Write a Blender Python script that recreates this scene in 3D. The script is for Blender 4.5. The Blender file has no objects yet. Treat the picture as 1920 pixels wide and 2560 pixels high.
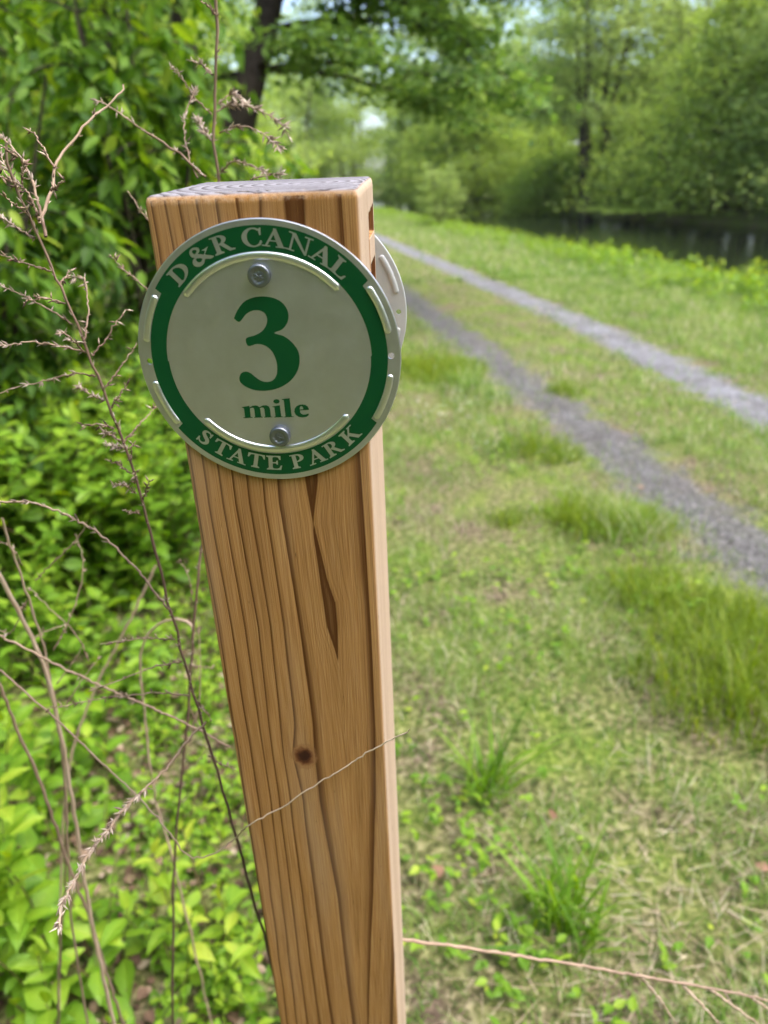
import bpy, math, random
import numpy as np
from mathutils import Matrix, Vector
from mathutils.geometry import tessellate_polygon
random.seed(7)
RS = np.random.RandomState(7)
sc = bpy.context.scene
COL = sc.collection

# ------------------------------------------------------------------ camera
EYE = np.array([0.0, 0.0, 1.30])
FPX = 1900.0                                   # focal length in pixels of the 1920 px wide photograph
def basis(yaw, pitch, roll):
    f = np.array([math.sin(yaw)*math.cos(pitch), math.cos(yaw)*math.cos(pitch), -math.sin(pitch)])
    r = np.array([math.cos(yaw), -math.sin(yaw), 0.0]); u = np.cross(r, f)
    c, s = math.cos(roll), math.sin(roll)
    return r*c+u*s, -r*s+u*c, f
CR, CU, CF = basis(math.radians(8.2), math.radians(23.3), math.radians(-1.2))
cd = bpy.data.cameras.new('camera'); cam = bpy.data.objects.new('camera', cd); COL.objects.link(cam)
cm = Matrix.Identity(4)
for i in range(3):
    cm[i][0], cm[i][1], cm[i][2], cm[i][3] = CR[i], CU[i], -CF[i], EYE[i]
cam.matrix_world = cm
cd.sensor_fit = 'HORIZONTAL'; cd.sensor_width = 36.0; cd.lens = 36.0*FPX/1920.0
cd.clip_start = 0.01; cd.clip_end = 3000
cd.dof.use_dof = True; cd.dof.focus_distance = 0.375; cd.dof.aperture_fstop = 11.0
sc.camera = cam
def at(x, y, depth):                           # photo position (1659 px wide view) at a distance -> place in the scene
    x, y = x*1920/1659, y*1920/1659
    return EYE + (CF + (x-960)/FPX*CR - (y-1280)/FPX*CU)*depth

# ------------------------------------------------------------------ light
SUN_EL, SUN_AZ = math.radians(62), math.radians(118)        # azimuth from +Y towards +X
w = bpy.data.worlds.new('World'); sc.world = w; w.use_nodes = True
nt = w.node_tree; bg = nt.nodes['Background']
sky = nt.nodes.new('ShaderNodeTexSky'); sky.sky_type = 'NISHITA'; sky.sun_disc = False
sky.sun_elevation = SUN_EL; sky.sun_rotation = SUN_AZ
sky.air_density = .8; sky.dust_density = 3.5; sky.ozone_density = 1.0
nt.links.new(sky.outputs[0], bg.inputs[0]); bg.inputs[1].default_value = 0.15
sd = bpy.data.lights.new('sun', 'SUN'); sd.energy = 1.0; sd.angle = math.radians(55); sd.color = (1.0, 0.985, 0.96)
so = bpy.data.objects.new('sun', sd); COL.objects.link(so)
sdir = Vector((math.sin(SUN_AZ)*math.cos(SUN_EL), math.cos(SUN_AZ)*math.cos(SUN_EL), math.sin(SUN_EL)))
so.rotation_euler = (-sdir).to_track_quat('-Z', 'Y').to_euler(); so.location = (0, 0, 30)
sc.view_settings.view_transform = 'Standard'; sc.view_settings.look = 'None'
sc.view_settings.exposure = 1.9; sc.view_settings.gamma = 1.0
cy = sc.cycles; cy.max_bounces = 14; cy.diffuse_bounces = 12; cy.transmission_bounces = 8; cy.use_denoising = True

# ------------------------------------------------------------------ helpers
def tag(o, label=None, cat=None, group=None, kind=None):
    if label: o['label'] = label
    if cat: o['category'] = cat
    if group: o['group'] = group
    if kind: o['kind'] = kind
    return o
def empty(name, loc=(0, 0, 0)):
    o = bpy.data.objects.new(name, None); COL.objects.link(o); o.location = loc; o.empty_display_size = .05
    return o
class Acc:
    """collects vertices, faces and a per vertex value"""
    def __init__(s): s.V = []; s.F = {3: [], 4: []}; s.T = []; s.n = 0
    def add(s, V, faces, t=0.5):
        V = np.asarray(V, float); s.V.append(V)
        for f in faces:
            f = np.asarray(f)
            if len(f): s.F[f.shape[1]].append(f + s.n)
        s.T.append(np.full(len(V), t) if np.isscalar(t) else np.asarray(t, float)); s.n += len(V)
    def build(s, name, mats, parent=None, smooth=False, attr='tint', origin=None):
        me = bpy.data.meshes.new(name)
        V = np.concatenate(s.V) if s.V else np.zeros((0, 3))
        if origin is not None: V = V - np.asarray(origin)
        arrs = [np.concatenate(s.F[k]) for k in (3, 4) if s.F[k]]
        me.vertices.add(len(V)); me.vertices.foreach_set('co', V.astype(np.float32).ravel())
        nl = sum(a.size for a in arrs); me.loops.add(nl)
        me.loops.foreach_set('vertex_index', np.concatenate([a.ravel() for a in arrs]).astype(np.int32))
        tot = np.concatenate([np.full(len(a), a.shape[1]) for a in arrs]); st = np.concatenate([[0], np.cumsum(tot)[:-1]])
        me.polygons.add(len(tot)); me.polygons.foreach_set('loop_start', st.astype(np.int32))
        try: me.polygons.foreach_set('loop_total', tot.astype(np.int32))
        except Exception: pass
        me.polygons.foreach_set('use_smooth', np.full(len(tot), smooth))
        a = me.attributes.new(attr, 'FLOAT', 'POINT'); a.data.foreach_set('value', np.concatenate(s.T).astype(np.float32))
        me.update(calc_edges=True); me.validate()
        for m in (mats if isinstance(mats, (list, tuple)) else [mats]): me.materials.append(m)
        o = bpy.data.objects.new(name, me); COL.objects.link(o)
        if origin is not None and parent is None: o.location = origin
        if parent is not None: o.parent = parent
        return o
def inst(acc, tv, tf, pos, rot, scale, tint):
    n, k = len(pos), len(tv)
    if n == 0: return
    scale = np.asarray(scale, float)
    if scale.ndim == 1: scale = np.repeat(scale[:, None], 3, 1)
    V = np.einsum('nij,nkj->nki', rot, tv[None]*scale[:, None, :]) + pos[:, None, :]
    off = (np.arange(n)*k)[:, None, None]
    acc.add(V.reshape(-1, 3), [(f[None]+off).reshape(-1, f.shape[1]) for f in tf], (np.asarray(tint, float)[:, None]+(LEAF_T[None] if k == 11 else 0)*np.ones((1, k))).ravel())
LEAF_T = np.array([.14, -.04, .12, -.04, -.06, .10, -.06, -.05, .08, -.05, -.03])
def nrm(a): return a/np.maximum(np.linalg.norm(a, axis=-1, keepdims=True), 1e-9)
def frames(axis, normal):                      # columns side, axis, normal
    a = nrm(axis); s = nrm(np.cross(a, normal)); n = np.cross(s, a)
    return np.stack([s, a, n], -1)
def tube(acc, pts, rad, sides=6, t=0.5):
    P = np.asarray(pts, float); n = len(P); rad = np.broadcast_to(np.asarray(rad, float), (n,))
    d = nrm(np.gradient(P, axis=0)); ref = np.array([0.31, 0.87, 0.2]) if abs(d[0] @ np.array([0, 0, 1])) > .8 else np.array([0, 0, 1.0])
    s = nrm(np.cross(d, ref)); u = np.cross(s, d)
    a = np.arange(sides)*2*math.pi/sides
    V = P[:, None] + rad[:, None, None]*(np.cos(a)[None, :, None]*s[:, None] + np.sin(a)[None, :, None]*u[:, None])
    i = np.arange(n-1)[:, None]*sides; j = np.arange(sides)[None]; j2 = (j+1) % sides
    F = np.stack([i+j, i+j2, i+sides+j2, i+sides+j], -1).reshape(-1, 4)
    acc.add(V.reshape(-1, 3), [F], t)
def smooth_path(pts, n):
    P = np.asarray(pts, float); m = len(P)
    if m < 3:
        q = np.linspace(0, 1, n)[:, None]; return P[0]*(1-q)+P[-1]*q
    t = np.concatenate([[0], np.cumsum(np.linalg.norm(np.diff(P, axis=0), axis=1)**.5+1e-6)])
    tan = np.gradient(P, t, axis=0); o = []
    for x in np.linspace(0, t[-1], n):
        i = min(max(np.searchsorted(t, x)-1, 0), m-2); h = t[i+1]-t[i]; s = (x-t[i])/h
        o.append((2*s**3-3*s**2+1)*P[i]+(s**3-2*s**2+s)*h*tan[i]+(-2*s**3+3*s**2)*P[i+1]+(s**3-s**2)*h*tan[i+1])
    return np.array(o)
_g = RS.rand(64, 64)
def vnoise(x, y):                              # smooth value noise 0..1
    x = np.asarray(x, float); y = np.asarray(y, float); xi = np.floor(x).astype(int); yi = np.floor(y).astype(int)
    fx, fy = x-xi, y-yi; fx = fx*fx*(3-2*fx); fy = fy*fy*(3-2*fy); g = lambda a, b: _g[a % 64, b % 64]
    return (g(xi, yi)*(1-fx)+g(xi+1, yi)*fx)*(1-fy)+(g(xi, yi+1)*(1-fx)+g(xi+1, yi+1)*fx)*fy

# ------------------------------------------------------------------ materials
def mat(name):
    m = bpy.data.materials.new(name); m.use_nodes = True; nt = m.node_tree
    return m, nt, nt.nodes['Principled BSDF']
def node(nt, typ, **kw):
    n = nt.nodes.new(typ)
    for k, v in kw.items():
        if k in n.inputs: n.inputs[k].default_value = v
        else: setattr(n, k, v)
    return n
def ramp(nt, fac, stops):
    r = nt.nodes.new('ShaderNodeValToRGB'); e = r.color_ramp.elements
    while len(e) < len(stops): e.new(0.5)
    for el, (p, c) in zip(e, stops): el.position = p; el.color = (*c, 1)
    nt.links.new(fac, r.inputs[0]); return r
def tinted(name, stops, transl=0.0, rough=.55, spec=.3, bump=0, attr='tint'):
    m, nt, p = mat(name); L = nt.links.new
    a = node(nt, 'ShaderNodeAttribute', attribute_name=attr); r = ramp(nt, a.outputs['Fac'], stops)
    L(r.outputs[0], p.inputs['Base Color']); p.inputs['Roughness'].default_value = rough; p.inputs['Specular IOR Level'].default_value = spec
    if bump:
        n = node(nt, 'ShaderNodeTexNoise', Scale=bump, Detail=4.0); tc = node(nt, 'ShaderNodeTexCoord'); L(tc.outputs['Object'], n.inputs['Vector'])
        b = node(nt, 'ShaderNodeBump', Strength=.6, Distance=.01); L(n.outputs[0], b.inputs['Height']); L(b.outputs[0], p.inputs['Normal'])
        mx = node(nt, 'ShaderNodeMix', data_type='RGBA', blend_type='MULTIPLY'); mx.inputs[0].default_value = .8
        r2 = ramp(nt, n.outputs[0], [(.3, (.45, .45, .45)), (.7, (1.2, 1.2, 1.2))])
        L(r.outputs[0], mx.inputs[6]); L(r2.outputs[0], mx.inputs[7]); L(mx.outputs[2], p.inputs['Base Color'])
    if transl:
        t = node(nt, 'ShaderNodeBsdfTranslucent'); h = node(nt, 'ShaderNodeHueSaturation', Hue=.485, Saturation=1.1, Value=1.5)
        L(r.outputs[0], h.inputs['Color']); L(h.outputs[0], t.inputs[0])
        x = node(nt, 'ShaderNodeMixShader'); x.inputs[0].default_value = transl
        L(p.outputs[0], x.inputs[1]); L(t.outputs[0], x.inputs[2]); L(x.outputs[0], nt.nodes['Material Output'].inputs[0])
    return m
M_SHRUB = tinted('shrub_leaf', [(0, (.04, .095, .018)), (.45, (.10, .21, .025)), (.8, (.20, .33, .035)), (1, (.33, .43, .06))], .45, .55, .25)
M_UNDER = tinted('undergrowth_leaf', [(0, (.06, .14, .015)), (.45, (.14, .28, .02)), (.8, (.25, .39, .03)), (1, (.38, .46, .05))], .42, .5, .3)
M_TREE = tinted('tree_leaf', [(0, (.13, .21, .04)), (.5, (.27, .385, .075)), (1, (.40, .51, .13))], .5, .6, .2)
M_TREED = tinted('dark_tree_leaf', [(0, (.055, .12, .025)), (.5, (.115, .21, .04)), (1, (.20, .32, .06))], .45, .6, .2)
M_TREEP = tinted('pale_tree_leaf', [(0, (.16, .235, .06)), (.5, (.28, .385, .105)), (1, (.40, .50, .17))], .5, .6, .2)
M_GRASS = tinted('grass_blade', [(0, (.035, .085, .014)), (.35, (.10, .215, .03)), (.68, (.20, .32, .055)), (.86, (.34, .40, .14)), (1, (.62, .55, .42))], .4, .5, .25)
M_TUFT = tinted('tuft_blade', [(0, (.07, .12, .008)), (.5, (.16, .25, .014)), (.85, (.28, .35, .03)), (1, (.48, .44, .2))], .4, .5, .25)
M_STRAW = tinted('straw', [(0, (.22, .15, .10)), (.5, (.42, .33, .23)), (1, (.62, .54, .42))], .15, .7, .2)
M_BARK = tinted('bark', [(0, (.035, .027, .02)), (1, (.11, .09, .07))], 0, .9, .1, bump=14)
M_GBARK = tinted('grey_bark', [(0, (.13, .115, .10)), (1, (.28, .26, .24))], 0, .9, .1, bump=14)
M_STEM = tinted('green_stem', [(0, (.10, .06, .03)), (1, (.14, .2, .04))], 0, .6, .3)
M_DRY = tinted('dry_stalk', [(0, (.06, .035, .028)), (.35, (.17, .105, .08)), (.7, (.40, .29, .21)), (1, (.58, .47, .37))], 0, .75, .2)
M_HUSK = tinted('seed_husk', [(0, (.20, .14, .11)), (.5, (.42, .33, .27)), (1, (.66, .57, .49))], .2, .8, .2)
M_DEAD = tinted('dead_leaf', [(0, (.17, .085, .05)), (1, (.34, .21, .14))], .2, .7, .2)
M_PETAL = tinted('petal', [(0, (.7, .7, .66)), (1, (.85, .85, .8))], .3, .6, .2)

# ------------------------------------------------------------------ leaf shapes
LEAF_V = np.array([(0, 0, 0), (-.21, .2, .035), (0, .2, 0), (.21, .2, .035), (-.27, .45, .045), (0, .48, .0), (.27, .45, .045),
                   (-.15, .76, .0), (0, .78, -.035), (.15, .76, .0), (0, 1, -.12)], float)
LEAF_F = [np.array([(0, 2, 1), (0, 3, 2), (7, 8, 10), (8, 9, 10)]), np.array([(1, 2, 5, 4), (2, 3, 6, 5), (4, 5, 8, 7), (5, 6, 9, 8)])]
CARD_V = np.array([(0, 0, 0), (-.33, .45, .07), (0, 1, -.06), (.33, .45, .07), (0, .5, -.02)], float)
CARD_F = [np.array([(0, 4, 1), (0, 3, 4), (1, 4, 2), (4, 3, 2)])]
BLADE_V = np.array([(-.5, 0, 0), (.5, 0, 0), (-.42, .4, .05), (.42, .4, .05), (-.26, .75, .2), (.26, .75, .2), (0, 1, .42)], float)
BLADE_F = [np.array([(0, 1, 3, 2), (2, 3, 5, 4)]), np.array([(4, 5, 6)])]
def scatter_leaves(acc, pos, size, rs, up=1.0, rnd=.6, droop=.25, card=False, outward=None, tint=None, axis=None):
    n = len(pos)
    nv = np.tile([0, 0, up], (n, 1)) + rs.normal(0, rnd, (n, 3))
    if outward is not None: nv += outward
    a = rs.uniform(0, 2*math.pi, n); ax = np.stack([np.cos(a), np.sin(a), np.full(n, -droop)], 1) if axis is None else axis
    ax = ax + rs.normal(0, .25, (n, 3))
    s = size*rs.uniform(.65, 1.2, n)
    t = np.clip(rs.normal(.5, .2, n), 0, 1) if tint is None else tint
    tv, tf = (CARD_V, CARD_F) if card else (LEAF_V, LEAF_F)
    inst(acc, tv, tf, pos, frames(ax, nv), s, t)

# ------------------------------------------------------------------ ground, canal, tracks
def near_bank(y): return 5.9 + .016*np.clip(y, -20, 90)
def far_bank(y): return 21.8 - .09*np.clip(np.asarray(y, float)-25, 0, 70)
def hgt(x, y):
    x = np.asarray(x, float); y = np.asarray(y, float)
    nb, fb = near_bank(y), far_bank(y)
    down = np.clip((x-nb)/2.2, 0, 1); upp = np.clip((x-fb+1.2)/2.2, 0, 1)
    down = down*down*(3-2*down); upp = upp*upp*(3-2*upp)
    z = -1.7*down + 1.6*upp
    z = z + .25*np.clip((x-fb-2)/14, 0, 1.0)
    out = np.clip((-.6-x)/3, 0, 1)
    return z + out*.25*(vnoise(x*.5, y*.5)-.3) + np.clip((np.abs(x-2.5)-3.5)/3, 0, 1)*.12*(vnoise(x*.9+9, y*.9)-.5)
xs = np.unique(np.concatenate([np.linspace(-600, -40, 10), np.linspace(-40, -6, 24), np.linspace(-6, 26, 130), np.linspace(26, 60, 24), np.linspace(60, 600, 10)]))
ys = np.unique(np.concatenate([np.linspace(-600, -30, 10), np.linspace(-30, 40, 150), np.linspace(40, 130, 80), np.linspace(130, 900, 12)]))
XX, YY = np.meshgrid(xs, ys); g = Acc()
i = np.arange(len(ys)-1)[:, None]*len(xs); j = np.arange(len(xs)-1)[None]
g.add(np.stack([XX, YY, hgt(XX, YY)], -1).reshape(-1, 3), [np.stack([i+j, i+j+1, i+len(xs)+j+1, i+len(xs)+j], -1).reshape(-1, 4)])
mg, nt, p = mat('soil_and_moss'); L = nt.links.new
tc = node(nt, 'ShaderNodeTexCoord')
n1 = node(nt, 'ShaderNodeTexNoise', Scale=2.2, Detail=6.0, Roughness=.65); n2 = node(nt, 'ShaderNodeTexNoise', Scale=45.0, Detail=6.0, Roughness=.7); n3 = node(nt, 'ShaderNodeTexNoise', Scale=9.0, Detail=5.0)
for n in (n1, n2, n3): L(tc.outputs['Object'], n.inputs['Vector'])
r1 = ramp(nt, n2.outputs[0], [(.36, (.04, .028, .02)), (.5, (.14, .10, .07)), (.64, (.40, .32, .23))])
r2 = ramp(nt, n2.outputs[0], [(.36, (.045, .075, .012)), (.5, (.14, .20, .03)), (.66, (.30, .34, .08))])
mx = node(nt, 'ShaderNodeMix', data_type='RGBA'); ad = node(nt, 'ShaderNodeMath', operation='ADD'); sb = node(nt, 'ShaderNodeMath', operation='MULTIPLY_ADD'); 
L(n1.outputs[0], sb.inputs[0]); sb.inputs[1].default_value = 3.0; sb.inputs[2].default_value = -1.25
L(n3.outputs[0], ad.inputs[0]); ad.inputs[1].default_value = -.25; ad2 = node(nt, 'ShaderNodeMath', operation='ADD', use_clamp=True); L(sb.outputs[0], ad2.inputs[0]); L(ad.outputs[0], ad2.inputs[1])
L(ad2.outputs[0], mx.inputs[0]); L(r1.outputs[0], mx.inputs[6]); L(r2.outputs[0], mx.inputs[7]); sx = node(nt, 'ShaderNodeSeparateXYZ'); L(tc.outputs['Object'], sx.inputs[0]); cur = mx.outputs[2]
n4 = node(nt, 'ShaderNodeTexNoise', Scale=5.0, Detail=7.0, Roughness=.72); L(tc.outputs['Object'], n4.inputs['Vector'])
vg = node(nt, 'ShaderNodeTexVoronoi', Scale=90.0); L(tc.outputs['Object'], vg.inputs['Vector'])
for cx, hw, c0, c1 in ((1.74, .22, (.065, .06, .058), (.22, .21, .215)), (3.03, .24, (.12, .115, .12), (.31, .30, .33))):
    d = node(nt, 'ShaderNodeMath', operation='SUBTRACT'); L(sx.outputs[0], d.inputs[0]); d.inputs[1].default_value = cx
    if cx > 2:
        yr = node(nt, 'ShaderNodeMapRange'); yr.inputs[1].default_value, yr.inputs[2].default_value, yr.inputs[3].default_value, yr.inputs[4].default_value = 3, 7, 2.84, 3.06; L(sx.outputs[1], yr.inputs[0]); L(yr.outputs[0], d.inputs[1])
    # distance from the middle of the rut
    e = node(nt, 'ShaderNodeMath', operation='ABSOLUTE'); L(d.outputs[0], e.inputs[0])
    f = node(nt, 'ShaderNodeMath', operation='MULTIPLY_ADD'); L(n4.outputs[0], f.inputs[0]); f.inputs[1].default_value = .75; L(e.outputs[0], f.inputs[2])
    q = node(nt, 'ShaderNodeMapRange'); q.inputs[1].default_value, q.inputs[2].default_value, q.inputs[3].default_value, q.inputs[4].default_value = hw+.27, hw+.40, .92, 0; L(f.outputs[0], q.inputs[0])
    rg = ramp(nt, vg.outputs['Color'], [(.15, c0), (1, c1)]); mm = node(nt, 'ShaderNodeMix', data_type='RGBA'); L(q.outputs[0], mm.inputs[0]); L(cur, mm.inputs[6]); L(rg.outputs[0], mm.inputs[7]); cur = mm.outputs[2]
L(cur, p.inputs['Base Color'])
p.inputs['Roughness'].default_value = .95; p.inputs['Specular IOR Level'].default_value = .1
b = node(nt, 'ShaderNodeBump', Strength=.8, Distance=.02); L(n2.outputs[0], b.inputs['Height']); L(b.outputs[0], p.inputs['Normal'])
tag(g.build('ground', mg, smooth=True), kind='structure')

def gravel(name, a, bcol, c):
    m, nt, p = mat(name); L = nt.links.new; tc = node(nt, 'ShaderNodeTexCoord')
    v = node(nt, 'ShaderNodeTexVoronoi', Scale=90.0); n = node(nt, 'ShaderNodeTexNoise', Scale=3.0, Detail=7.0, Roughness=.7)
    L(tc.outputs['Object'], v.inputs['Vector']); L(tc.outputs['Object'], n.inputs['Vector'])
    r = ramp(nt, v.outputs['Color'], [(.15, a), (.6, bcol), (1, c)]); r2 = ramp(nt, n.outputs[0], [(.35, (.6, .56, .52)), (.62, (1.15, 1.15, 1.15))])
    mx = node(nt, 'ShaderNodeMix', data_type='RGBA', blend_type='MULTIPLY'); mx.inputs[0].default_value = 1
    L(r.outputs[0], mx.inputs[6]); L(r2.outputs[0], mx.inputs[7]); L(mx.outputs[2], p.inputs['Base Color']); p.inputs['Roughness'].default_value = .9
    b = node(nt, 'ShaderNodeBump', Strength=.9, Distance=.012); L(v.outputs['Distance'], b.inputs['Height']); L(b.outputs[0], p.inputs['Normal'])
    return m
def pale_x(y): return np.interp(y, [3.0, 7.0], [2.84, 3.06])
def track(name, cx, hw, m, wob):
    yy = np.concatenate([np.arange(-4, 14, .06), np.arange(14, 90, .3)]); a = Acc()
    if cx > 2: cx = pale_x(yy)
    l = cx - hw*(.75+.7*vnoise(yy*1.3+wob, yy*0+3)) + .10*(vnoise(yy*6, yy*0+wob)-.5)+.05*(vnoise(yy*17, yy*0+wob+1)-.5); r = cx + hw*(.75+.7*vnoise(yy*1.1+wob*2, yy*0+8)) + .10*(vnoise(yy*5, yy*0+wob+4)-.5)+.05*(vnoise(yy*15, yy*0+wob+2)-.5)
    k = np.linspace(0, 1, 5)[None, :]; X = l[:, None]*(1-k)+r[:, None]*k; Y = np.repeat(yy[:, None], 5, 1)
    a.add(np.stack([X, Y, X*0+.0025], -1).reshape(-1, 3), [np.stack([(np.arange(len(yy)-1)*5)[:, None]+np.arange(4)+d for d in (0, 1, 6, 5)], -1).reshape(-1, 4)])
    tag(a.build(name, m), kind='structure')
track('gravel_track', 1.74, .06, gravel('dark_gravel', (.065, .062, .06), (.125, .121, .122), (.26, .25, .255)), 11)
track('gravel_track', 3.03, .13, gravel('pale_gravel', (.13, .13, .14), (.21, .21, .232), (.34, .34, .37)), 29)

mw, nt, p = mat('canal_water'); L = nt.links.new
p.inputs['Base Color'].default_value = (.012, .016, .009, 1); p.inputs['Roughness'].default_value = .11; p.inputs['Specular IOR Level'].default_value = .5
tc = node(nt, 'ShaderNodeTexCoord'); n = node(nt, 'ShaderNodeTexNoise', Scale=1.4, Detail=3.0); L(tc.outputs['Object'], n.inputs['Vector'])
b = node(nt, 'ShaderNodeBump', Strength=.12, Distance=.1); L(n.outputs[0], b.inputs['Height']); L(b.outputs[0], p.inputs['Normal'])
a = Acc(); a.add([(5, -60, -.72), (27, -60, -.72), (27, 140, -.72), (5, 140, -.72)], [np.array([(0, 1, 2, 3)])])
tag(a.build('canal_water', mw), kind='structure')

# ------------------------------------------------------------------ trees
def gen_tree(seed, H, r0, cb, cr, nl, nleaf, leaf, stems=1, lean=(0, 0), droop=.2, up=1.0, spread=.35, prof=1.0, bare=False, jit=.15, card=True, twigs=6):
    rs = np.random.RandomState(seed); wood = Acc(); cl = []; cw = []
    for s in range(stems):
        az = 2*math.pi*s/stems + rs.uniform(0, 1); k = 0 if stems == 1 else spread
        tip = np.array([lean[0]+k*H*.6*math.cos(az), lean[1]+k*H*.6*math.sin(az), H*(1 if s == 0 else rs.uniform(.8, .98))])
        q = np.linspace(0, 1, 9)[:, None]; base = np.array([math.cos(az), math.sin(az), 0])*r0*(1.2 if stems > 1 else 0)
        tr = base*(1-q) + tip*np.concatenate([q**1.25, q**1.25, q], 1) + rs.normal(0, H*.008, (9, 3))*(q > 0)
        tr[0, 2] = -.15
        rad = r0*(1-.86*q[:, 0])*(1 if stems == 1 else .75); rad[0] *= 1.35
        tube(wood, tr, rad, 8, rs.uniform(.2, .8))
        for i in range(nl):
            t = cb + (1-cb)*((i+rs.uniform(.1, .9))/nl)**.9; o = np.array([np.interp(t, q[:, 0], tr[:, c]) for c in range(3)])
            a = i*2.4+rs.uniform(-.5, .5)+s; h = (t-cb)/(1-cb+1e-6)
            ln = cr*(1-h**2*.75*prof)*(.65+.35*min(1, h*4+.3))*rs.uniform(.75, 1.15)
            el = math.radians(rs.uniform(10, 45)+30*h); d = np.array([math.cos(a)*math.cos(el), math.sin(a)*math.cos(el), math.sin(el)])
            u = np.linspace(0, 1, 7)[:, None]
            lb = o + d*ln*u + np.array([0, 0, -1])*ln*(droop+.25*math.sin(el))*u**2 + rs.normal(0, ln*.02, (7, 3))*u
            lr = max(r0*.32*(1-.6*t), .02*H/12); tube(wood, lb, lr*(1-.85*u[:, 0]), 5, rs.uniform(.2, .8))
            for j in range(twigs):
                v = .25+.75*(j+rs.uniform(0, 1))/twigs; b0 = np.array([np.interp(v, u[:, 0], lb[:, c]) for c in range(3)])
                sa = a+rs.choice([-1, 1])*rs.uniform(.4, 1.2); sl = ln*rs.uniform(.2, .42)
                e = rs.uniform(-.15, .45); sdv = np.array([math.cos(sa), math.sin(sa), e]); uu = np.linspace(0, 1, 5)[:, None]
                tw = b0 + sdv*sl*uu + np.array([0, 0, -1])*sl*droop*1.6*uu**2 + rs.normal(0, sl*.03, (5, 3))*uu
                tube(wood, tw, lr*.3*(1-.8*uu[:, 0])+.002, 4, rs.uniform(.2, .8))
                cl.append(tw[1:]); cw += [(sl, rs.uniform(0, 1))]*4
            cl.append(lb[4:]); cw += [(ln*.3, rs.uniform(0, 1))]*3
    C = np.concatenate(cl); W = np.array(cw)
    k = rs.choice(len(C), nleaf, p=W[:, 0]/W[:, 0].sum()); sg = np.maximum(W[k, 0]*jit*3.2, leaf)[:, None]
    pos = C[k] + rs.normal(0, 1, (nleaf, 3))*sg*np.array([1.2, 1.2, .36])
    pos[:, 2] = np.maximum(pos[:, 2], .04)
    cr_ = Acc(); t = np.clip(.3+.5*W[k, 1]+rs.normal(0, .16, nleaf), 0, 1)
    scatter_leaves(cr_, pos, leaf, rs, up, .6, .3, card, tint=t)
    return wood, cr_
def place_tree(name, label, cat, xy, parts, mb, ml, group=None, rot=0, z=None):
    wood, crown = parts
    o = empty(name, (xy[0], xy[1], float(hgt(xy[0], xy[1])) if z is None else z)); o.rotation_euler.z = rot
    tag(o, label, cat, group)
    wood.build('trunk' if cat == 'tree' else 'branches', mb, o, True)
    if crown is not None: crown.build('crown' if cat == 'tree' else 'foliage', ml, o)
    return o
# far bank
place_tree('multi_stem_tree', 'tall yellow-green tree with several dark stems fanning out across the canal', 'tree', (19.8, 47.5), gen_tree(3, 16.5, .24, .30, 5.6, 22, 36000, .22, 5, droop=.25, spread=.26), M_BARK, M_TREEP)
place_tree('bare_tree', 'grey thinly leafed tree with bare branches beyond the canal', 'tree', (25.5, 46.5), gen_tree(5, 16, .26, .2, 4.8, 16, 5000, .20, 3, droop=.1, spread=.25, twigs=10), M_GBARK, M_TREEP)
place_tree('broadleaf_tree', 'big bright green tree in layered boughs at the right edge beyond the water', 'tree', (23.6, 30.0), gen_tree(8, 15, .32, .06, 6.0, 34, 44000, .2, 2, droop=.35), M_BARK, M_TREEP)
place_tree('drooping_tree', 'dark green tree with boughs hanging low over the far waterline', 'tree', (22.0, 37.0), gen_tree(9, 10, .26, .04, 5.6, 32, 40000, .2, 2, droop=.55), M_BARK, M_TREE)
place_tree('slender_tree', 'thin grey-stemmed tree with sparse pale leaves where the canal narrows', 'tree', (17.0, 83.0), gen_tree(12, 19, .2, .3, 3.2, 12, 8000, .28, 4, droop=.05, spread=.2), M_GBARK, M_TREEP)
place_tree('spreading_tree', 'low wide mid-green tree leaning out over the narrow far water', 'tree', (15.6, 60.0), gen_tree(14, 10.5, .26, .06, 5.8, 26, 30000, .26, 3, droop=.4), M_BARK, M_TREE)
place_tree('young_tree', 'rounded bright yellow-green tree in front of the narrow stretch of canal', 'tree', (13.4, 70.0), gen_tree(15, 9, .2, .06, 4.0, 18, 18000, .28, 2, droop=.3), M_BARK, M_TREEP)
place_tree('tall_tree', 'tall mid-green tree behind the drooping tree on the far bank', 'tree', (27.0, 38.5), gen_tree(17, 17, .32, .12, 5.4, 20, 24000, .23, 2, droop=.3), M_BARK, M_TREE)
place_tree('waterside_bush', 'dark bush at the waterline under the many-stemmed tree', 'bush', (20.4, 43.0), gen_tree(18, 3.6, .09, .05, 2.8, 14, 7000, .2, 3, droop=.4), M_BARK, M_TREED)
place_tree('waterside_bush', 'dark bush at the waterline under the big tree at the right edge', 'bush', (22.6, 29.0), gen_tree(19, 3.4, .09, .05, 3.0, 14, 7000, .18, 3, droop=.4), M_BARK, M_TREED)
place_tree('waterside_bush', 'olive bush at the waterline left of the many-stemmed tree', 'bush', (18.6, 52.0), gen_tree(20, 4.4, .09, .05, 3.4, 14, 7500, .22, 3, droop=.4), M_BARK, M_TREE)
place_tree('tall_tree', 'tall pale green tree filling the gap left of the many-stemmed tree', 'tree', (17.6, 69.0), gen_tree(55, 23, .3, .08, 6.4, 28, 30000, .28, 2, droop=.3), M_BARK, M_TREEP)
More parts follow.
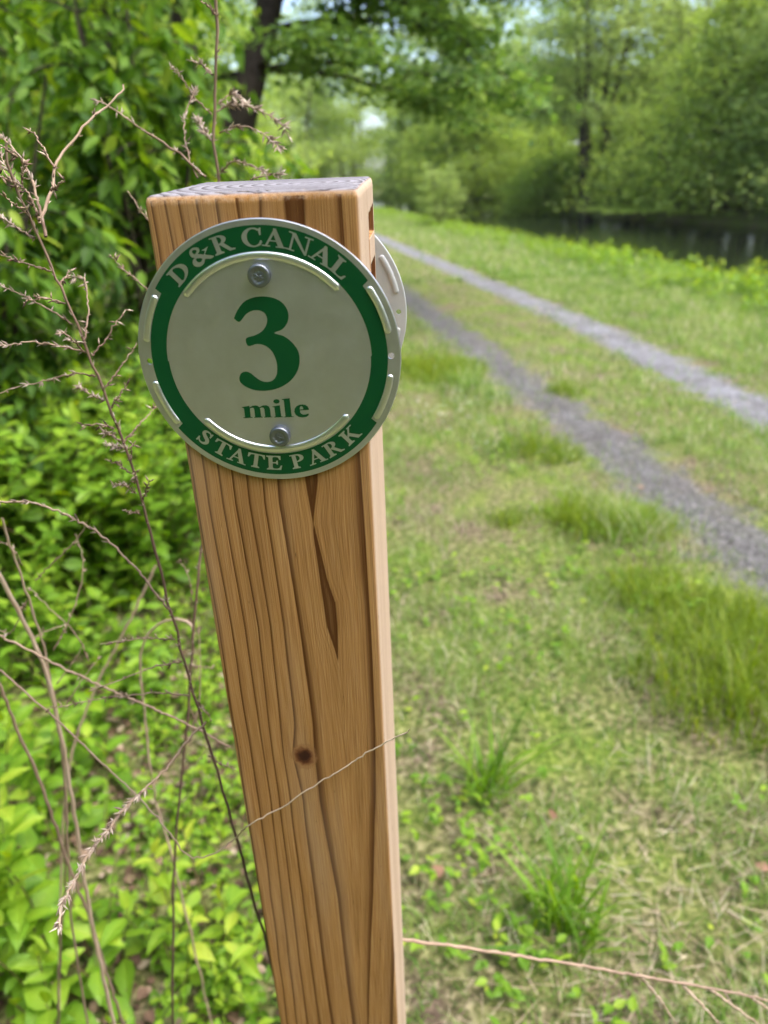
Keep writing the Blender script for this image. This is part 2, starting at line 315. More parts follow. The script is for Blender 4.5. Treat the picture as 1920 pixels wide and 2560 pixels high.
# end of the path and the path's left side
place_tree('bank_bush', 'small pale round bush standing alone on the grassy near bank', 'bush', (6.0, 27.0), gen_tree(21, 1.9, .04, .05, .85, 12, 2600, .09, 4, droop=.2), M_BARK, M_TREEP)
for k, (nm, lb, x, y, H, cr, mt, sd_) in enumerate([
        ('distant_tree', 'hazy pale green tree closing the view where the path ends', 4.5, 92, 22, 7.5, M_TREEP, 31),
        ('distant_tree', 'darker green tree at the end of the path beside the water', 10.5, 96, 21, 7.5, M_TREE, 32),
        ('pathside_tree', 'light green tree over the left side of the path far ahead', -3.0, 62, 17, 5.6, M_TREEP, 33),
        ('pathside_tree', 'mid-green tree left of the path in front of the far light green one', -3.6, 42, 13, 4.6, M_TREE, 34),
        ('pathside_tree', 'low bushy tree left of the path just beyond the leaning trunk', -3.6, 27, 8, 3.6, M_TREE, 35),
        ('pathside_tree', 'dense green tree behind the leafy shrubs at the left', -4.6, 13, 8, 3.6, M_TREED, 36)]):
    place_tree(nm, lb, 'tree', (x, y), gen_tree(sd_, H, .24, .08, cr, 20, 24000, .16+.0014*y, 2, droop=.3), M_BARK, mt)
# the leaning tree over the path
rs = np.random.RandomState(77); wood = Acc(); O = np.array([-1.05, 8.9, 0.0])
tr = smooth_path([(0, 0, -.15), (.28, .06, .75), (.78, .02, 1.55), (1.02, .15, 2.2), (1.36, .55, 3.2), (1.5, .9, 4.6), (1.5, 1.2, 6.5)], 16)
tube(wood, tr, np.linspace(.21, .09, 16), 10, .12); tube(wood, smooth_path([tr[4], tr[4]+(-.25, .1, .8), tr[4]+(-.3, .3, 2.4)], 6), np.linspace(.09, .04, 6), 7, .12)
pts = []
for k in range(46):
    o = tr[rs.randint(7, 16)]; a = rs.uniform(-1.3, 1.4) if k < 36 else rs.uniform(1.5, 4.8); ln = rs.uniform(1.4, 3.0); u = np.linspace(0, 1, 8)[:, None]
    lb = o + np.array([math.cos(a), math.sin(a), rs.uniform(-.05, .35)])*ln*u + np.array([0, 0, -1])*ln*rs.uniform(.2, .42)*u**2
    tube(wood, lb, .035*(1-.85*u[:, 0]), 5, .1)
    for j in range(9):
        b0 = lb[rs.randint(2, 8)]; sa = a+rs.uniform(-1.2, 1.2); sl = rs.uniform(.3, .75); uu = np.linspace(0, 1, 5)[:, None]
        tw = b0+np.array([math.cos(sa), math.sin(sa), rs.uniform(-.2, .3)])*sl*uu+np.array([0, 0, -.3])*sl*uu**2; tube(wood, tw, .006, 3, .1); pts.append(tw)
C = np.concatenate(pts); k = rs.choice(len(C), 36000); pos = C[k]+rs.normal(0, 1, (36000, 3))*np.array([.13, .13, .06]); pos[:, 2] = np.maximum(pos[:, 2], 1.0)
cr = Acc(); scatter_leaves(cr, pos, .095, rs, 1, .5, .35, tint=np.clip(rs.normal(.4, .2, 36000), 0, 1))
place_tree('leaning_tree', 'dark leaning trunk behind the shrubs with low leafy boughs over the path', 'tree', O[:2], (wood, cr), M_BARK, M_TREED, z=0)

# woods all round: one mass behind the trees one can tell apart
def woods():
    rs = np.random.RandomState(5); lf = Acc(); wd = Acc(); spots = []
    for y in np.arange(-30, 125, 5.5): spots += [(far_bank(y)+6+rs.uniform(0, 4), y+rs.uniform(-2, 2), 14), (far_bank(y)+13+rs.uniform(0, 5), y+rs.uniform(-2, 2), 17)]
    for y in np.arange(16, 120, 5.0): spots += [(-8+rs.uniform(-2, 1), y, 12), (-15+rs.uniform(-3, 2), y, 15)]
    for x in np.arange(-16, 30, 5.0): spots += [(x, 112+rs.uniform(-3, 3), 16), (x, 122+rs.uniform(-3, 3), 20)]
    for y in np.arange(-20, 75, 1.7): spots += [(far_bank(y)+1.1+rs.uniform(-.6, 1.2), y, 2.8+rs.uniform(0, 2.2))]
    for x in np.arange(-26, 30, 5.0): spots += [(x, -14+rs.uniform(-2, 2), 12), (x+2, -22, 16)]
    for x in np.arange(-9, 5, 2.2): spots += [(x, -5.5+rs.uniform(-1, 1), 6)]  # nearer unseen row behind the camera, added to darken the sign's reflection
    for y in np.arange(-12, 16, 4.0): spots += [(-7+rs.uniform(-1.5, 1), y, 9), (-12+rs.uniform(-2, 2), y, 13)]
    for (x, y, H) in spots:
        z0 = float(hgt(x, y)); H = H*rs.uniform(.8, 1.2); n = 1900 if H > 6 else 1100
        tube(wd, [(x, y, z0-.2), (x+rs.normal(0, .3), y, z0+H*.5), (x+rs.normal(0, .5), y, z0+H*.9)], [.25, .18, .06], 6, .3)
        nb = 16; bc = rs.normal(0, 1, (nb, 3)); bc = nrm(bc)*rs.uniform(.35, 1, (nb, 1))**.5*np.array([2.7 if H > 6 else 1.5, 2.7 if H > 6 else 1.5, H*.38])+np.array([x, y, z0+H*.52])
        k = rs.randint(0, nb, n); pos = bc[k]+rs.normal(0, 1, (n, 3))*np.array([.95, .95, .5])*(1 if H > 6 else .6)
        pos[:, 2] = np.maximum(pos[:, 2], z0+.2)
        bt = rs.uniform(.1, .9, nb)[k]; scatter_leaves(lf, pos, .48 if H > 6 else .30, rs, 1, .7, .3, True, tint=np.clip(bt+rs.normal(0, .15, n), 0, 1))
    o = lf.build('woods', M_TREE); tag(o, 'mass of green woodland behind the trees along canal and path, with an unseen row added behind the camera', 'woodland', kind='stuff')
    wd.build('trunk', M_BARK, o, True)
woods()

# ------------------------------------------------------------------ the post (its own frame: x across, y into depth, z up from the top of the front face)
PR, PU, PF = basis(-.069, .4642, -.0414); PC = np.array([.0725, -.3328, .0202])
ROT = np.stack([CR, CU, -CF], 1) @ np.stack([PR, PU, -PF], 1).T
PORG = EYE - ROT @ PC; PW = .089
def post_world(q): return PORG + np.asarray(q, float) @ ROT.T
def post_matrix(q=(0, 0, 0)):
    m = Matrix.Identity(4); o = post_world(q)
    for i in range(3):
        for j in range(3): m[i][j] = ROT[i][j]
        m[i][3] = o[i]
    return m
def post_hit(x, y, off=.0):                    # where the sight line through a photo point meets the front face, off metres before it
    d = ROT.T @ (at(x, y, 1.0)-EYE); c = PC; t = (-off-c[1])/d[1]; return post_world(c+d*t)
GZ = [0, 20, 142, 215, 284, 307, 343, 433, 571, 800]
GX = np.array([[2.2, 7.9, 13.5, 21, 29.3, 37.8, 48.0, 82, 96], [2.8, 8.9, 14.7, 22.2, 29.9, 39, 46.5, 82.5, 96], [1, 6.8, 14.1, 20.6, 27.7, 35.3, 42.4, 84.4, 96],
      [1.6, 8.6, 16.0, 23.4, 30.1, 37.3, 46.0, 84.7, 98], [1.3, 8.8, 16.4, 21.9, 28.6, 37.0, 47.6, 84.2, 98], [1.3, 9, 16.5, 21.8, 28.4, 33.8, 46.8, 83.4, 97],
      [1.1, 9.2, 16.8, 21.9, 28.8, 36.7, 46.8, 81.9, 95], [0, 7.5, 14.6, 21.1, 28.6, 36.8, 52.3, 76.4, 92], [-1.7, 4.9, 12, 20, 29.1, 38.3, 54.2, 66.7, 85], [-3, 3, 10, 18, 28, 38, 56, 62, 80]])
GR = [8, 7, 6, 5, 4, 3, 2, 2, 3]
LZ = [0, 60, 130, 152, 162, 185, 200, 215, 232, 245, 300, 800]; LC = [62.5, 61.5, 59.5, 58.3, 58.9, 61.3, 63.6, 64.0, 65.3, 66, 66, 60]
LH = [5.2, 3.4, 3.6, .5, 1.2, 2.2, 3.7, 3.4, .9, .05, .05, .05]; MV = [.91, .92, .90, .97, .94, .90, .885, .90, .95, 1.02, 1.2, 1.9]
def ring_front(x, z):                          # growth ring number on the front face; x from the left edge, z downward, both mm
    x = np.asarray(x, float)+.35*(vnoise(np.asarray(x)*.03+5, z*.03)-.5)*2; o = np.zeros_like(x)
    for zv in np.unique(z):
        m = z == zv; zc = min(max(zv, 0), 800); px = [np.interp(zc, GZ, GX[:, k]) for k in range(9)]
        c, h, mv = np.interp(zc, LZ, LC), np.interp(zc, LZ, LH), np.interp(zc, LZ, MV); c = min(max(c, px[6]+2.5), px[7]-2.5)
        PXs = [px[0]-8]+px[:7]+([c-h, c, c+h] if mv < 1 else [c-1.2, c, c+1.2])+px[7:]+[px[8]+9]
        Rv = [9]+GR[:7]+([1, mv, 1] if mv < 1 else [mv+.06, mv, mv+.06])+GR[7:]+[4]
        o[m] = np.interp(x[m], PXs, Rv)
    kx, kz = 40.8, 307.8                        # rings bend round the knot
    return o
def build_post():
    r = .0017; h = PW/2
    per = [(x, 0.0) for x in np.linspace(-h+r, h-r, 121)]
    per += [(h-r+r*math.sin(t), r-r*math.cos(t)) for t in np.linspace(0, math.pi/2, 5)[1:-1]]
    per += [(h, y) for y in np.linspace(r, PW-r, 101)]
    per += [(h-r+r*math.cos(t), PW-r+r*math.sin(t)) for t in np.linspace(0, math.pi/2, 5)[1:-1]]
    per += [(x, PW) for x in np.linspace(h-r, -h+r, 20)]
    per += [(-h+r-r*math.sin(t), PW-r+r*math.cos(t)) for t in np.linspace(0, math.pi/2, 5)[1:-1]]
    per += [(-h, y) for y in np.linspace(PW-r, r, 40)]
    per += [(-h+r-r*math.cos(t), r-r*math.sin(t)) for t in np.linspace(0, math.pi/2, 5)[1:-1]]
    P = np.array(per); n = len(P); cen = np.array([0, h]); rs = np.random.RandomState(3)
    zs = np.concatenate([[-1.55, -1.2, -.9, -.8], np.linspace(-.75, -.11, 165), np.linspace(-.109, -.0035, 130)])
    jag = vnoise(np.arange(n)*.33, np.zeros(n)+2)
    rows = []
    for z in zs: rows.append(np.column_stack([P, np.full(n, z)]))
    for ins, zz in ((.0004, -.0019), (.0012, -.0007), (.0026, -.0001), (.0042, .0001)):
        Q = P+(cen-P)/np.linalg.norm(P-cen, axis=1)[:, None]*(ins*(.8+.4*jag))[:, None]
        rows.append(np.column_stack([Q, zz+rs.normal(0, .00003, n)*(zz > -.0015)-(.00012*jag)]))
    for k in np.linspace(.9, .03, 22):
        Q = cen+(rows[-1][:, :2]-cen) if False else cen+(P-cen)*k
        rows.append(np.column_stack([Q, np.full(n, .0002)]))
    V = np.concatenate(rows); x, y, z = V.T.copy()
    front, right = y < r*.6, x > h-r*.4
    # chipped slots in the right face
    s1 = right & (y > .050) & (y < .0835) & (z < -.0150+.002*(y-.05)/.033) & (z > -.0255)
    s2 = right & (y > .0465+.006*(z > -.050)) & (y < .0838) & (z < -.0385) & (z > -.063)
    s3 = right & (y > .0468) & (y < .0503) & (z <= -.0245) & (z > -.040)
    V[s1 | s2 | s3, 0] -= .009; V[s3 & ~s1 & ~s2, 0] += .004
    mm = x*1000+44.5; zz = np.round(-z*1000, 3)
    ring = ring_front(mm, zz)
    rr = 3.15+y/.0125+.35*vnoise(y*60, z*5); ring = np.where(right & ~front, rr, ring)
    topd = np.sqrt(((x*1000-17)/1.0)**2+(y*1000-47)**2)/5.6-6.6
    a = Acc(); i = np.arange(len(rows)-1)[:, None]*n; j = np.arange(n)[None]; j2 = (j+1) % n
    F = np.stack([i+j, i+j2, i+n+j2, i+n+j], -1).reshape(-1, 4)
    capc = len(rows)*n; V = np.vstack([V, [(0, h, .0002)]])
    last = (len(rows)-1)*n; T = np.stack([last+np.arange(n), last+(np.arange(n)+1) % n, np.full(n, capc)], -1)
    top = z > -.0013
    ringv = np.append(np.where(top, 12+topd, ring), 12.5)
    V[:, 2] += 1.55
    a.add(V, [F, T], ringv)
    m, nt, p = mat('pine_post'); L = nt.links.new
    at_ = node(nt, 'ShaderNodeAttribute', attribute_name='ring'); fr = node(nt, 'ShaderNodeMath', operation='FRACT'); L(at_.outputs['Fac'], fr.inputs[0])
    tc = node(nt, 'ShaderNodeTexCoord'); mp = node(nt, 'ShaderNodeMapping'); mp.inputs['Scale'].default_value = (2300, 2300, 22); L(tc.outputs['Object'], mp.inputs[0])
    fib = node(nt, 'ShaderNodeTexNoise', Scale=1.0, Detail=4.0, Roughness=.6); L(mp.outputs[0], fib.inputs['Vector'])
    mp2 = node(nt, 'ShaderNodeMapping'); mp2.inputs['Scale'].default_value = (30, 30, 3); L(tc.outputs['Object'], mp2.inputs[0])
    blo = node(nt, 'ShaderNodeTexNoise', Scale=1.0, Detail=3.0); L(mp2.outputs[0], blo.inputs['Vector'])
    late = ramp(nt, fr.outputs[0], [(0, (0, 0, 0)), (.64, (.03, .03, .03)), (.80, (.2, .2, .2)), (.89, (.74, .74, .74)), (.975, (1, 1, 1)), (.999, (.05, .05, .05))])
    fb = ramp(nt, fib.outputs[0], [(.28, (.27, .128, .042)), (.48, (.45, .232, .085)), (.72, (.56, .335, .15))])
    dk = node(nt, 'ShaderNodeMix', data_type='RGBA'); dk.inputs[7].default_value = (.09, .028, .006, 1); L(fb.outputs[0], dk.inputs[6])
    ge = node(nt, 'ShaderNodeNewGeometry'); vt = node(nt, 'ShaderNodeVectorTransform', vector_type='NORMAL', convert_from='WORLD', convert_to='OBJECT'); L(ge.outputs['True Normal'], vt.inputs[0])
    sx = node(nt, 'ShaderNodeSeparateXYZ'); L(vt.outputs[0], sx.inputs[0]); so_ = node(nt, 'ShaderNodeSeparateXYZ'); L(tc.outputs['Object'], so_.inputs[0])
    def mr(src, a0, a1, b0, b1):
        q = node(nt, 'ShaderNodeMapRange'); q.inputs[1].default_value, q.inputs[2].default_value, q.inputs[3].default_value, q.inputs[4].default_value = a0, a1, b0, b1
        L(src, q.inputs[0]); return q.outputs[0]
    def mul(u, v):
        q = node(nt, 'ShaderNodeMath', operation='MULTIPLY'); L(u, q.inputs[0]); (L(v, q.inputs[1]) if not isinstance(v, float) else setattr(q.inputs[1], 'default_value', v)); return q.outputs[0]
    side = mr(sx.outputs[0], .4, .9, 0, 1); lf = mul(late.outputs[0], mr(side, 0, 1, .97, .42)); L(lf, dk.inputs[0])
    wood_lit = node(nt, 'ShaderNodeMix', data_type='RGBA'); wood_lit.inputs[7].default_value = (.52, .41, .32, 1); L(dk.outputs[2], wood_lit.inputs[6]); L(mul(side, .85), wood_lit.inputs[0])  # right face made paler: lighter wood, plus its brighter light put into the colour
    # fine streaks that follow the grain, and dull weathered patches
    cx = node(nt, 'ShaderNodeCombineXYZ'); L(mul(at_.outputs['Fac'], 24.0), cx.inputs[0]); L(mul(so_.outputs[2], 7.0), cx.inputs[1]); L(mul(so_.outputs[1], 300.0), cx.inputs[2])
    stn = node(nt, 'ShaderNodeTexNoise', Scale=1.0, Detail=5.0, Roughness=.65); L(cx.outputs[0], stn.inputs['Vector'])
    str_ = ramp(nt, stn.outputs[0], [(.3, (.52, .46, .40)), (.5, (.95, .94, .93)), (.7, (1.2, 1.2, 1.2))]); stm = node(nt, 'ShaderNodeMix', data_type='RGBA', blend_type='MULTIPLY'); stm.inputs[0].default_value = .75
    L(wood_lit.outputs[2], stm.inputs[6]); L(str_.outputs[0], stm.inputs[7])
    pitn = node(nt, 'ShaderNodeTexNoise', Scale=1.0, Detail=2.0); mp3 = node(nt, 'ShaderNodeMapping'); mp3.inputs['Scale'].default_value = (700, 700, 110); L(tc.outputs['Object'], mp3.inputs[0]); L(mp3.outputs[0], pitn.inputs['Vector'])
    pim = node(nt, 'ShaderNodeMix', data_type='RGBA'); pim.inputs[7].default_value = (.10, .05, .02, 1); L(mr(pitn.outputs[0], .70, .76, 0, .7), pim.inputs[0]); L(stm.outputs[2], pim.inputs[6])
    grm = node(nt, 'ShaderNodeMix', data_type='RGBA'); grm.inputs[7].default_value = (.30, .24, .19, 1); L(mr(blo.outputs[0], .5, .75, 0, .45), grm.inputs[0]); L(pim.outputs[2], grm.inputs[6]); wood_lit = grm
    # knot
    kv = node(nt, 'ShaderNodeVectorMath', operation='SUBTRACT'); L(tc.outputs['Object'], kv.inputs[0]); kv.inputs[1].default_value = (-.0036, 0, 1.55-.3075)
    ks = node(nt, 'ShaderNodeVectorMath', operation='MULTIPLY'); L(kv.outputs[0], ks.inputs[0]); ks.inputs[1].default_value = (1.0, .6, .82)
    kd = node(nt, 'ShaderNodeVectorMath', operation='LENGTH'); L(ks.outputs[0], kd.inputs[0])
    kn = node(nt, 'ShaderNodeTexNoise', Scale=260.0, Detail=2.0); L(tc.outputs['Object'], kn.inputs['Vector'])
    kj = node(nt, 'ShaderNodeMath', operation='MULTIPLY_ADD'); L(kn.outputs[0], kj.inputs[0]); kj.inputs[1].default_value = .0042; L(kd.outputs['Value'], kj.inputs[2])
    kr = ramp(nt, mr(kj.outputs[0], .0009, .0135, 0, 1), [(0, (.03, .012, .008)), (.3, (.05, .018, .01)), (.42, (.11, .04, .018)), (.5, (.20, .085, .035)), (.62, (.33, .17, .075)), (.72, (.24, .11, .045)), (.8, (.36, .2, .09))])
    km = node(nt, 'ShaderNodeMix', data_type='RGBA'); L(mr(kj.outputs[0], .0082, .0106, 1, 0), km.inputs[0]); L(wood_lit.outputs[2], km.inputs[6]); L(kr.outputs[0], km.inputs[7])
    # weathered end grain and frayed rim
    eg = ramp(nt, fr.outputs[0], [(0, (.30, .29, .32)), (.5, (.26, .25, .275)), (.85, (.12, .11, .12)), (.97, (.10, .09, .10)), (1, (.25, .24, .26))])
    en = node(nt, 'ShaderNodeTexNoise', Scale=420.0, Detail=5.0, Roughness=.7); L(tc.outputs['Object'], en.inputs['Vector'])
    er = ramp(nt, en.outputs[0], [(.3, (.6, .58, .58)), (.65, (1.1, 1.1, 1.1))]); em = node(nt, 'ShaderNodeMix', data_type='RGBA', blend_type='MULTIPLY'); em.inputs[0].default_value = .8
    L(eg.outputs[0], em.inputs[6]); L(er.outputs[0], em.inputs[7])
    et = node(nt, 'ShaderNodeMix', data_type='RGBA'); L(mr(so_.outputs[2], 1.5487, 1.5497, 0, 1), et.inputs[0]); L(km.outputs[2], et.inputs[6]); L(em.outputs[2], et.inputs[7])
    fz = node(nt, 'ShaderNodeMath', operation='MULTIPLY_ADD'); L(en.outputs[0], fz.inputs[0]); fz.inputs[1].default_value = .012; L(so_.outputs[2], fz.inputs[2])
    fry = mul(mr(fz.outputs[0], 1.5525, 1.5550, 0, 1), mr(sx.outputs[2], .75, .5, 0, 1)); fm = node(nt, 'ShaderNodeMix', data_type='RGBA'); fm.inputs[7].default_value = (.56, .44, .33, 1)
    L(mul(fry, .38), fm.inputs[0]); L(et.outputs[2], fm.inputs[6])
    bl = ramp(nt, blo.outputs[0], [(.3, (.8, .78, .76)), (.7, (1.12, 1.12, 1.12))]); bm = node(nt, 'ShaderNodeMix', data_type='RGBA', blend_type='MULTIPLY'); bm.inputs[0].default_value = 1
    L(fm.outputs[2], bm.inputs[6]); L(bl.outputs[0], bm.inputs[7]); L(bm.outputs[2], p.inputs['Base Color'])
    p.inputs['Roughness'].default_value = .78; p.inputs['Specular IOR Level'].default_value = .12
    hs = node(nt, 'ShaderNodeMath', operation='SUBTRACT'); L(fib.outputs[0], hs.inputs[0]); L(mul(late.outputs[0], .25), hs.inputs[1])
    b = node(nt, 'ShaderNodeBump', Strength=.4, Distance=.0006); L(hs.outputs[0], b.inputs['Height']); L(b.outputs[0], p.inputs['Normal'])
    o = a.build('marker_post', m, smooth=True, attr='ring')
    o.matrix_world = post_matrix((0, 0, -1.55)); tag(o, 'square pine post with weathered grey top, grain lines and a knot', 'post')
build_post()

# ------------------------------------------------------------------ the two round signs
SR = .0591
def metal(name, base, rough, speck=0.0, brushed=True):
    m, nt, p = mat(name); L = nt.links.new; tc = node(nt, 'ShaderNodeTexCoord')
    mp = node(nt, 'ShaderNodeMapping'); mp.inputs['Scale'].default_value = (60, 400, 2600) if brushed else (900, 900, 900); L(tc.outputs['Object'], mp.inputs[0])
    n = node(nt, 'ShaderNodeTexNoise', Scale=1.0, Detail=4.0, Roughness=.65); L(mp.outputs[0], n.inputs['Vector'])
    n2 = node(nt, 'ShaderNodeTexNoise', Scale=90.0, Detail=5.0, Roughness=.7); L(tc.outputs['Object'], n2.inputs['Vector'])
    r = ramp(nt, n2.outputs[0], [(.3, tuple(c*.95 for c in base)), (.7, tuple(min(1, c*1.04) for c in base))]); L(r.outputs[0], p.inputs['Base Color'])
    p.inputs['Metallic'].default_value = 1.0
    q = node(nt, 'ShaderNodeMapRange'); q.inputs[3].default_value = rough*.8; q.inputs[4].default_value = rough*1.25; L(n2.outputs[0], q.inputs[0]); L(q.outputs[0], p.inputs['Roughness'])
    b = node(nt, 'ShaderNodeBump', Strength=.2, Distance=.0003); L(n.outputs[0], b.inputs['Height']); L(b.outputs[0], p.inputs['Normal'])
    return m
M_ALU = metal('brushed_aluminium', (.62, .635, .72), .40)
M_RIB = metal('polished_rib', (.80, .82, .85), .33)
M_BACK = metal('dull_aluminium', (.47, .49, .52), .6); M_BACK.node_tree.nodes['Principled BSDF'].inputs['Metallic'].default_value = .25
M_ZINC = metal('zinc', (.22, .24, .28), .45, brushed=False)
M_GREEN, nt, p = mat('green_enamel'); p.inputs['Base Color'].default_value = (.001, .064, .017, 1); p.inputs['Roughness'].default_value = .45; p.inputs['Specular IOR Level'].default_value = .25

def flat(acc, contours, off, flip=False):      # a filled outline on the plane off metres before the plate's middle
    v = [[Vector((x, z, 0)) for x, z in c] for c in contours]
    tri = tessellate_polygon(v); P = [q for c in contours for q in c]
    F = []
    for t in tri:
        (x0, z0), (x1, z1), (x2, z2) = (P[k] for k in t)
        ar = (x1-x0)*(z2-z0)-(x2-x0)*(z1-z0)
        if abs(ar) < 1e-14: continue
        F.append(t if (ar > 0) != flip else (t[0], t[2], t[1]))
    acc.add([(x, -off, z) for x, z in P], [np.array(F)])
def circle(cx, cz, r, n): return [(cx+r*math.cos(2*math.pi*k/n), cz+r*math.sin(2*math.pi*k/n)) for k in range(n)]
def skin(acc, loops, closed=True):             # joins rings of points
    n = len(loops[0]); V = np.concatenate(loops); i = np.arange(len(loops)-1)[:, None]*n; j = np.arange(n)[None]; j2 = (j+1) % n
    acc.add(V, [np.stack([i+j, i+j2, i+n+j2, i+n+j], -1).reshape(-1, 4)])
def ring3(c, y): return np.array([(x, y, z) for x, z in c])
def plate(name, m):
    a = Acc(); holes = [circle(s*.925*SR, 0, .00145, 20) for s in (-1, 1)]
    flat(a, [circle(0, 0, SR-.0005, 200)]+holes, .0007); flat(a, [circle(0, 0, SR-.0005, 200)]+holes, -.0007, True)
    skin(a, [ring3(circle(0, 0, SR-.0005, 200), -.0007), ring3(circle(0, 0, SR-.00012, 200), -.0005), ring3(circle(0, 0, SR, 200), -.0001), ring3(circle(0, 0, SR, 200), .0003), ring3(circle(0, 0, SR-.0005, 200), .0007)])
    for h in holes: skin(a, [ring3(h, .0007), ring3(h, -.0007)])
    return a.build(name, m)
def rib(parent, r, a0, a1, hw, ht, side=1, dull=False):
    a = Acc(); N = 70; sec = 12; loops = []
    L_ = r*SR*math.radians(abs(a1-a0)); e = hw/L_
    for k in range(N+1):
        t = k/N; s = min(1, math.sqrt(max(0, 1-(max(0, e-min(t, 1-t))/e)**2))); th = math.radians(a0+(a1-a0)*t)
        lp = []
        for q in range(sec+1):
            ph = math.pi*q/sec; w = hw*s*math.cos(ph); hh = ht*(math.sin(ph)**.8)*s
            rad = r*SR+w; lp.append((rad*math.cos(th), -side*(.00065+hh), rad*math.sin(th)))
        loops.append(np.array(lp))
    V = np.concatenate(loops); n = sec+1; i = np.arange(N)[:, None]*n; j = np.arange(sec)[None]
    a.add(V, [np.stack([i+j, i+j+1, i+n+j+1, i+n+j], -1).reshape(-1, 4)])
    o = a.build('embossed_rib', M_BACK if dull else M_RIB, parent, True); return o
RIBS = [(.748, 140.5, 41.2, .029), (.733, -140.3, -38.4, .029), (.929, 148.2, 170.8, .027), (.924, -170.4, -147.0, .027), (.925, 33.4, 10.4, .027), (.926, -8.8, -32.2, .027)]
def bolt(parent, u, v, r, h, seed, tilt=(0, 0)):
    rs = np.random.RandomState(seed); a = Acc(); n = 48; c = [(math.cos(2*math.pi*k/n), math.sin(2*math.pi*k/n)) for k in range(n)]
    prof = [(1.0, 0), (1.02, .25), (1.0, .75), (.95, .93), (.86, 1.0), (.7, 1.0), (.58, .97), (.5, .86), (.42, .84), (.3, .93), (.15, .9), (.01, .9)]
    loops = []
    for (q, hh) in prof:
        dz = rs.normal(0, .00013, n)*(q < .6); dz = (dz+np.roll(dz, 1)+np.roll(dz, 2))/1.5
        loops.append(np.array([(u*SR+r*q*x+tilt[0]*hh*h, -.0007-hh*h+dz[k]+x*tilt[0]*r*q*.3+z*tilt[1]*r*q*.3, v*SR+r*q*z+tilt[1]*hh*h) for k, (x, z) in enumerate(c)]))
    skin(a, loops); return a.build('bolt', M_ZINC, parent, True)

# letters: outlines as solid pieces, height 1
def arc(cx, cy, rx, ry, a0, a1, n=18): return [(cx+rx*math.cos(math.radians(a0+(a1-a0)*k/n)), cy+ry*math.sin(math.radians(a0+(a1-a0)*k/n))) for k in range(n+1)]
def brush(pts, wid, n=40):
    P = smooth_path(pts, n); W = np.interp(np.linspace(0, 1, n), np.linspace(0, 1, len(wid)), wid)/2; d = nrm(np.gradient(P, axis=0)); nn = np.stack([-d[:, 1], d[:, 0]], 1)
    return [tuple(q) for q in P+nn*W[:, None]]+[tuple(q) for q in (P-nn*W[:, None])[::-1]]
def stem(x, w, y0=0, y1=1, s=.12, b0=True, b1=True):
    h, k = .045, .05
    p = []
    p += [(x-s, y0), (x+w+s, y0), (x+w+s, y0+h), (x+w+.03, y0+h+k)] if b0 else [(x, y0), (x+w, y0)]
    if b0: p += [(x+w, y0+h+k+.05)]
    p += ([(x+w, y1-h-k-.05), (x+w+.03, y1-h-k), (x+w+s, y1-h), (x+w+s, y1), (x-s, y1), (x-s, y1-h), (x-.03, y1-h-k), (x, y1-h-k-.05)] if b1 else [(x+w, y1), (x, y1)])
    if b0: p += [(x, y0+h+k+.05), (x-.03, y0+h+k), (x-s, y0+h)]
    return p
def slab(x0, x1, y): return [(x0, y), (x1, y), (x1, y+.045), (x0, y+.045)]
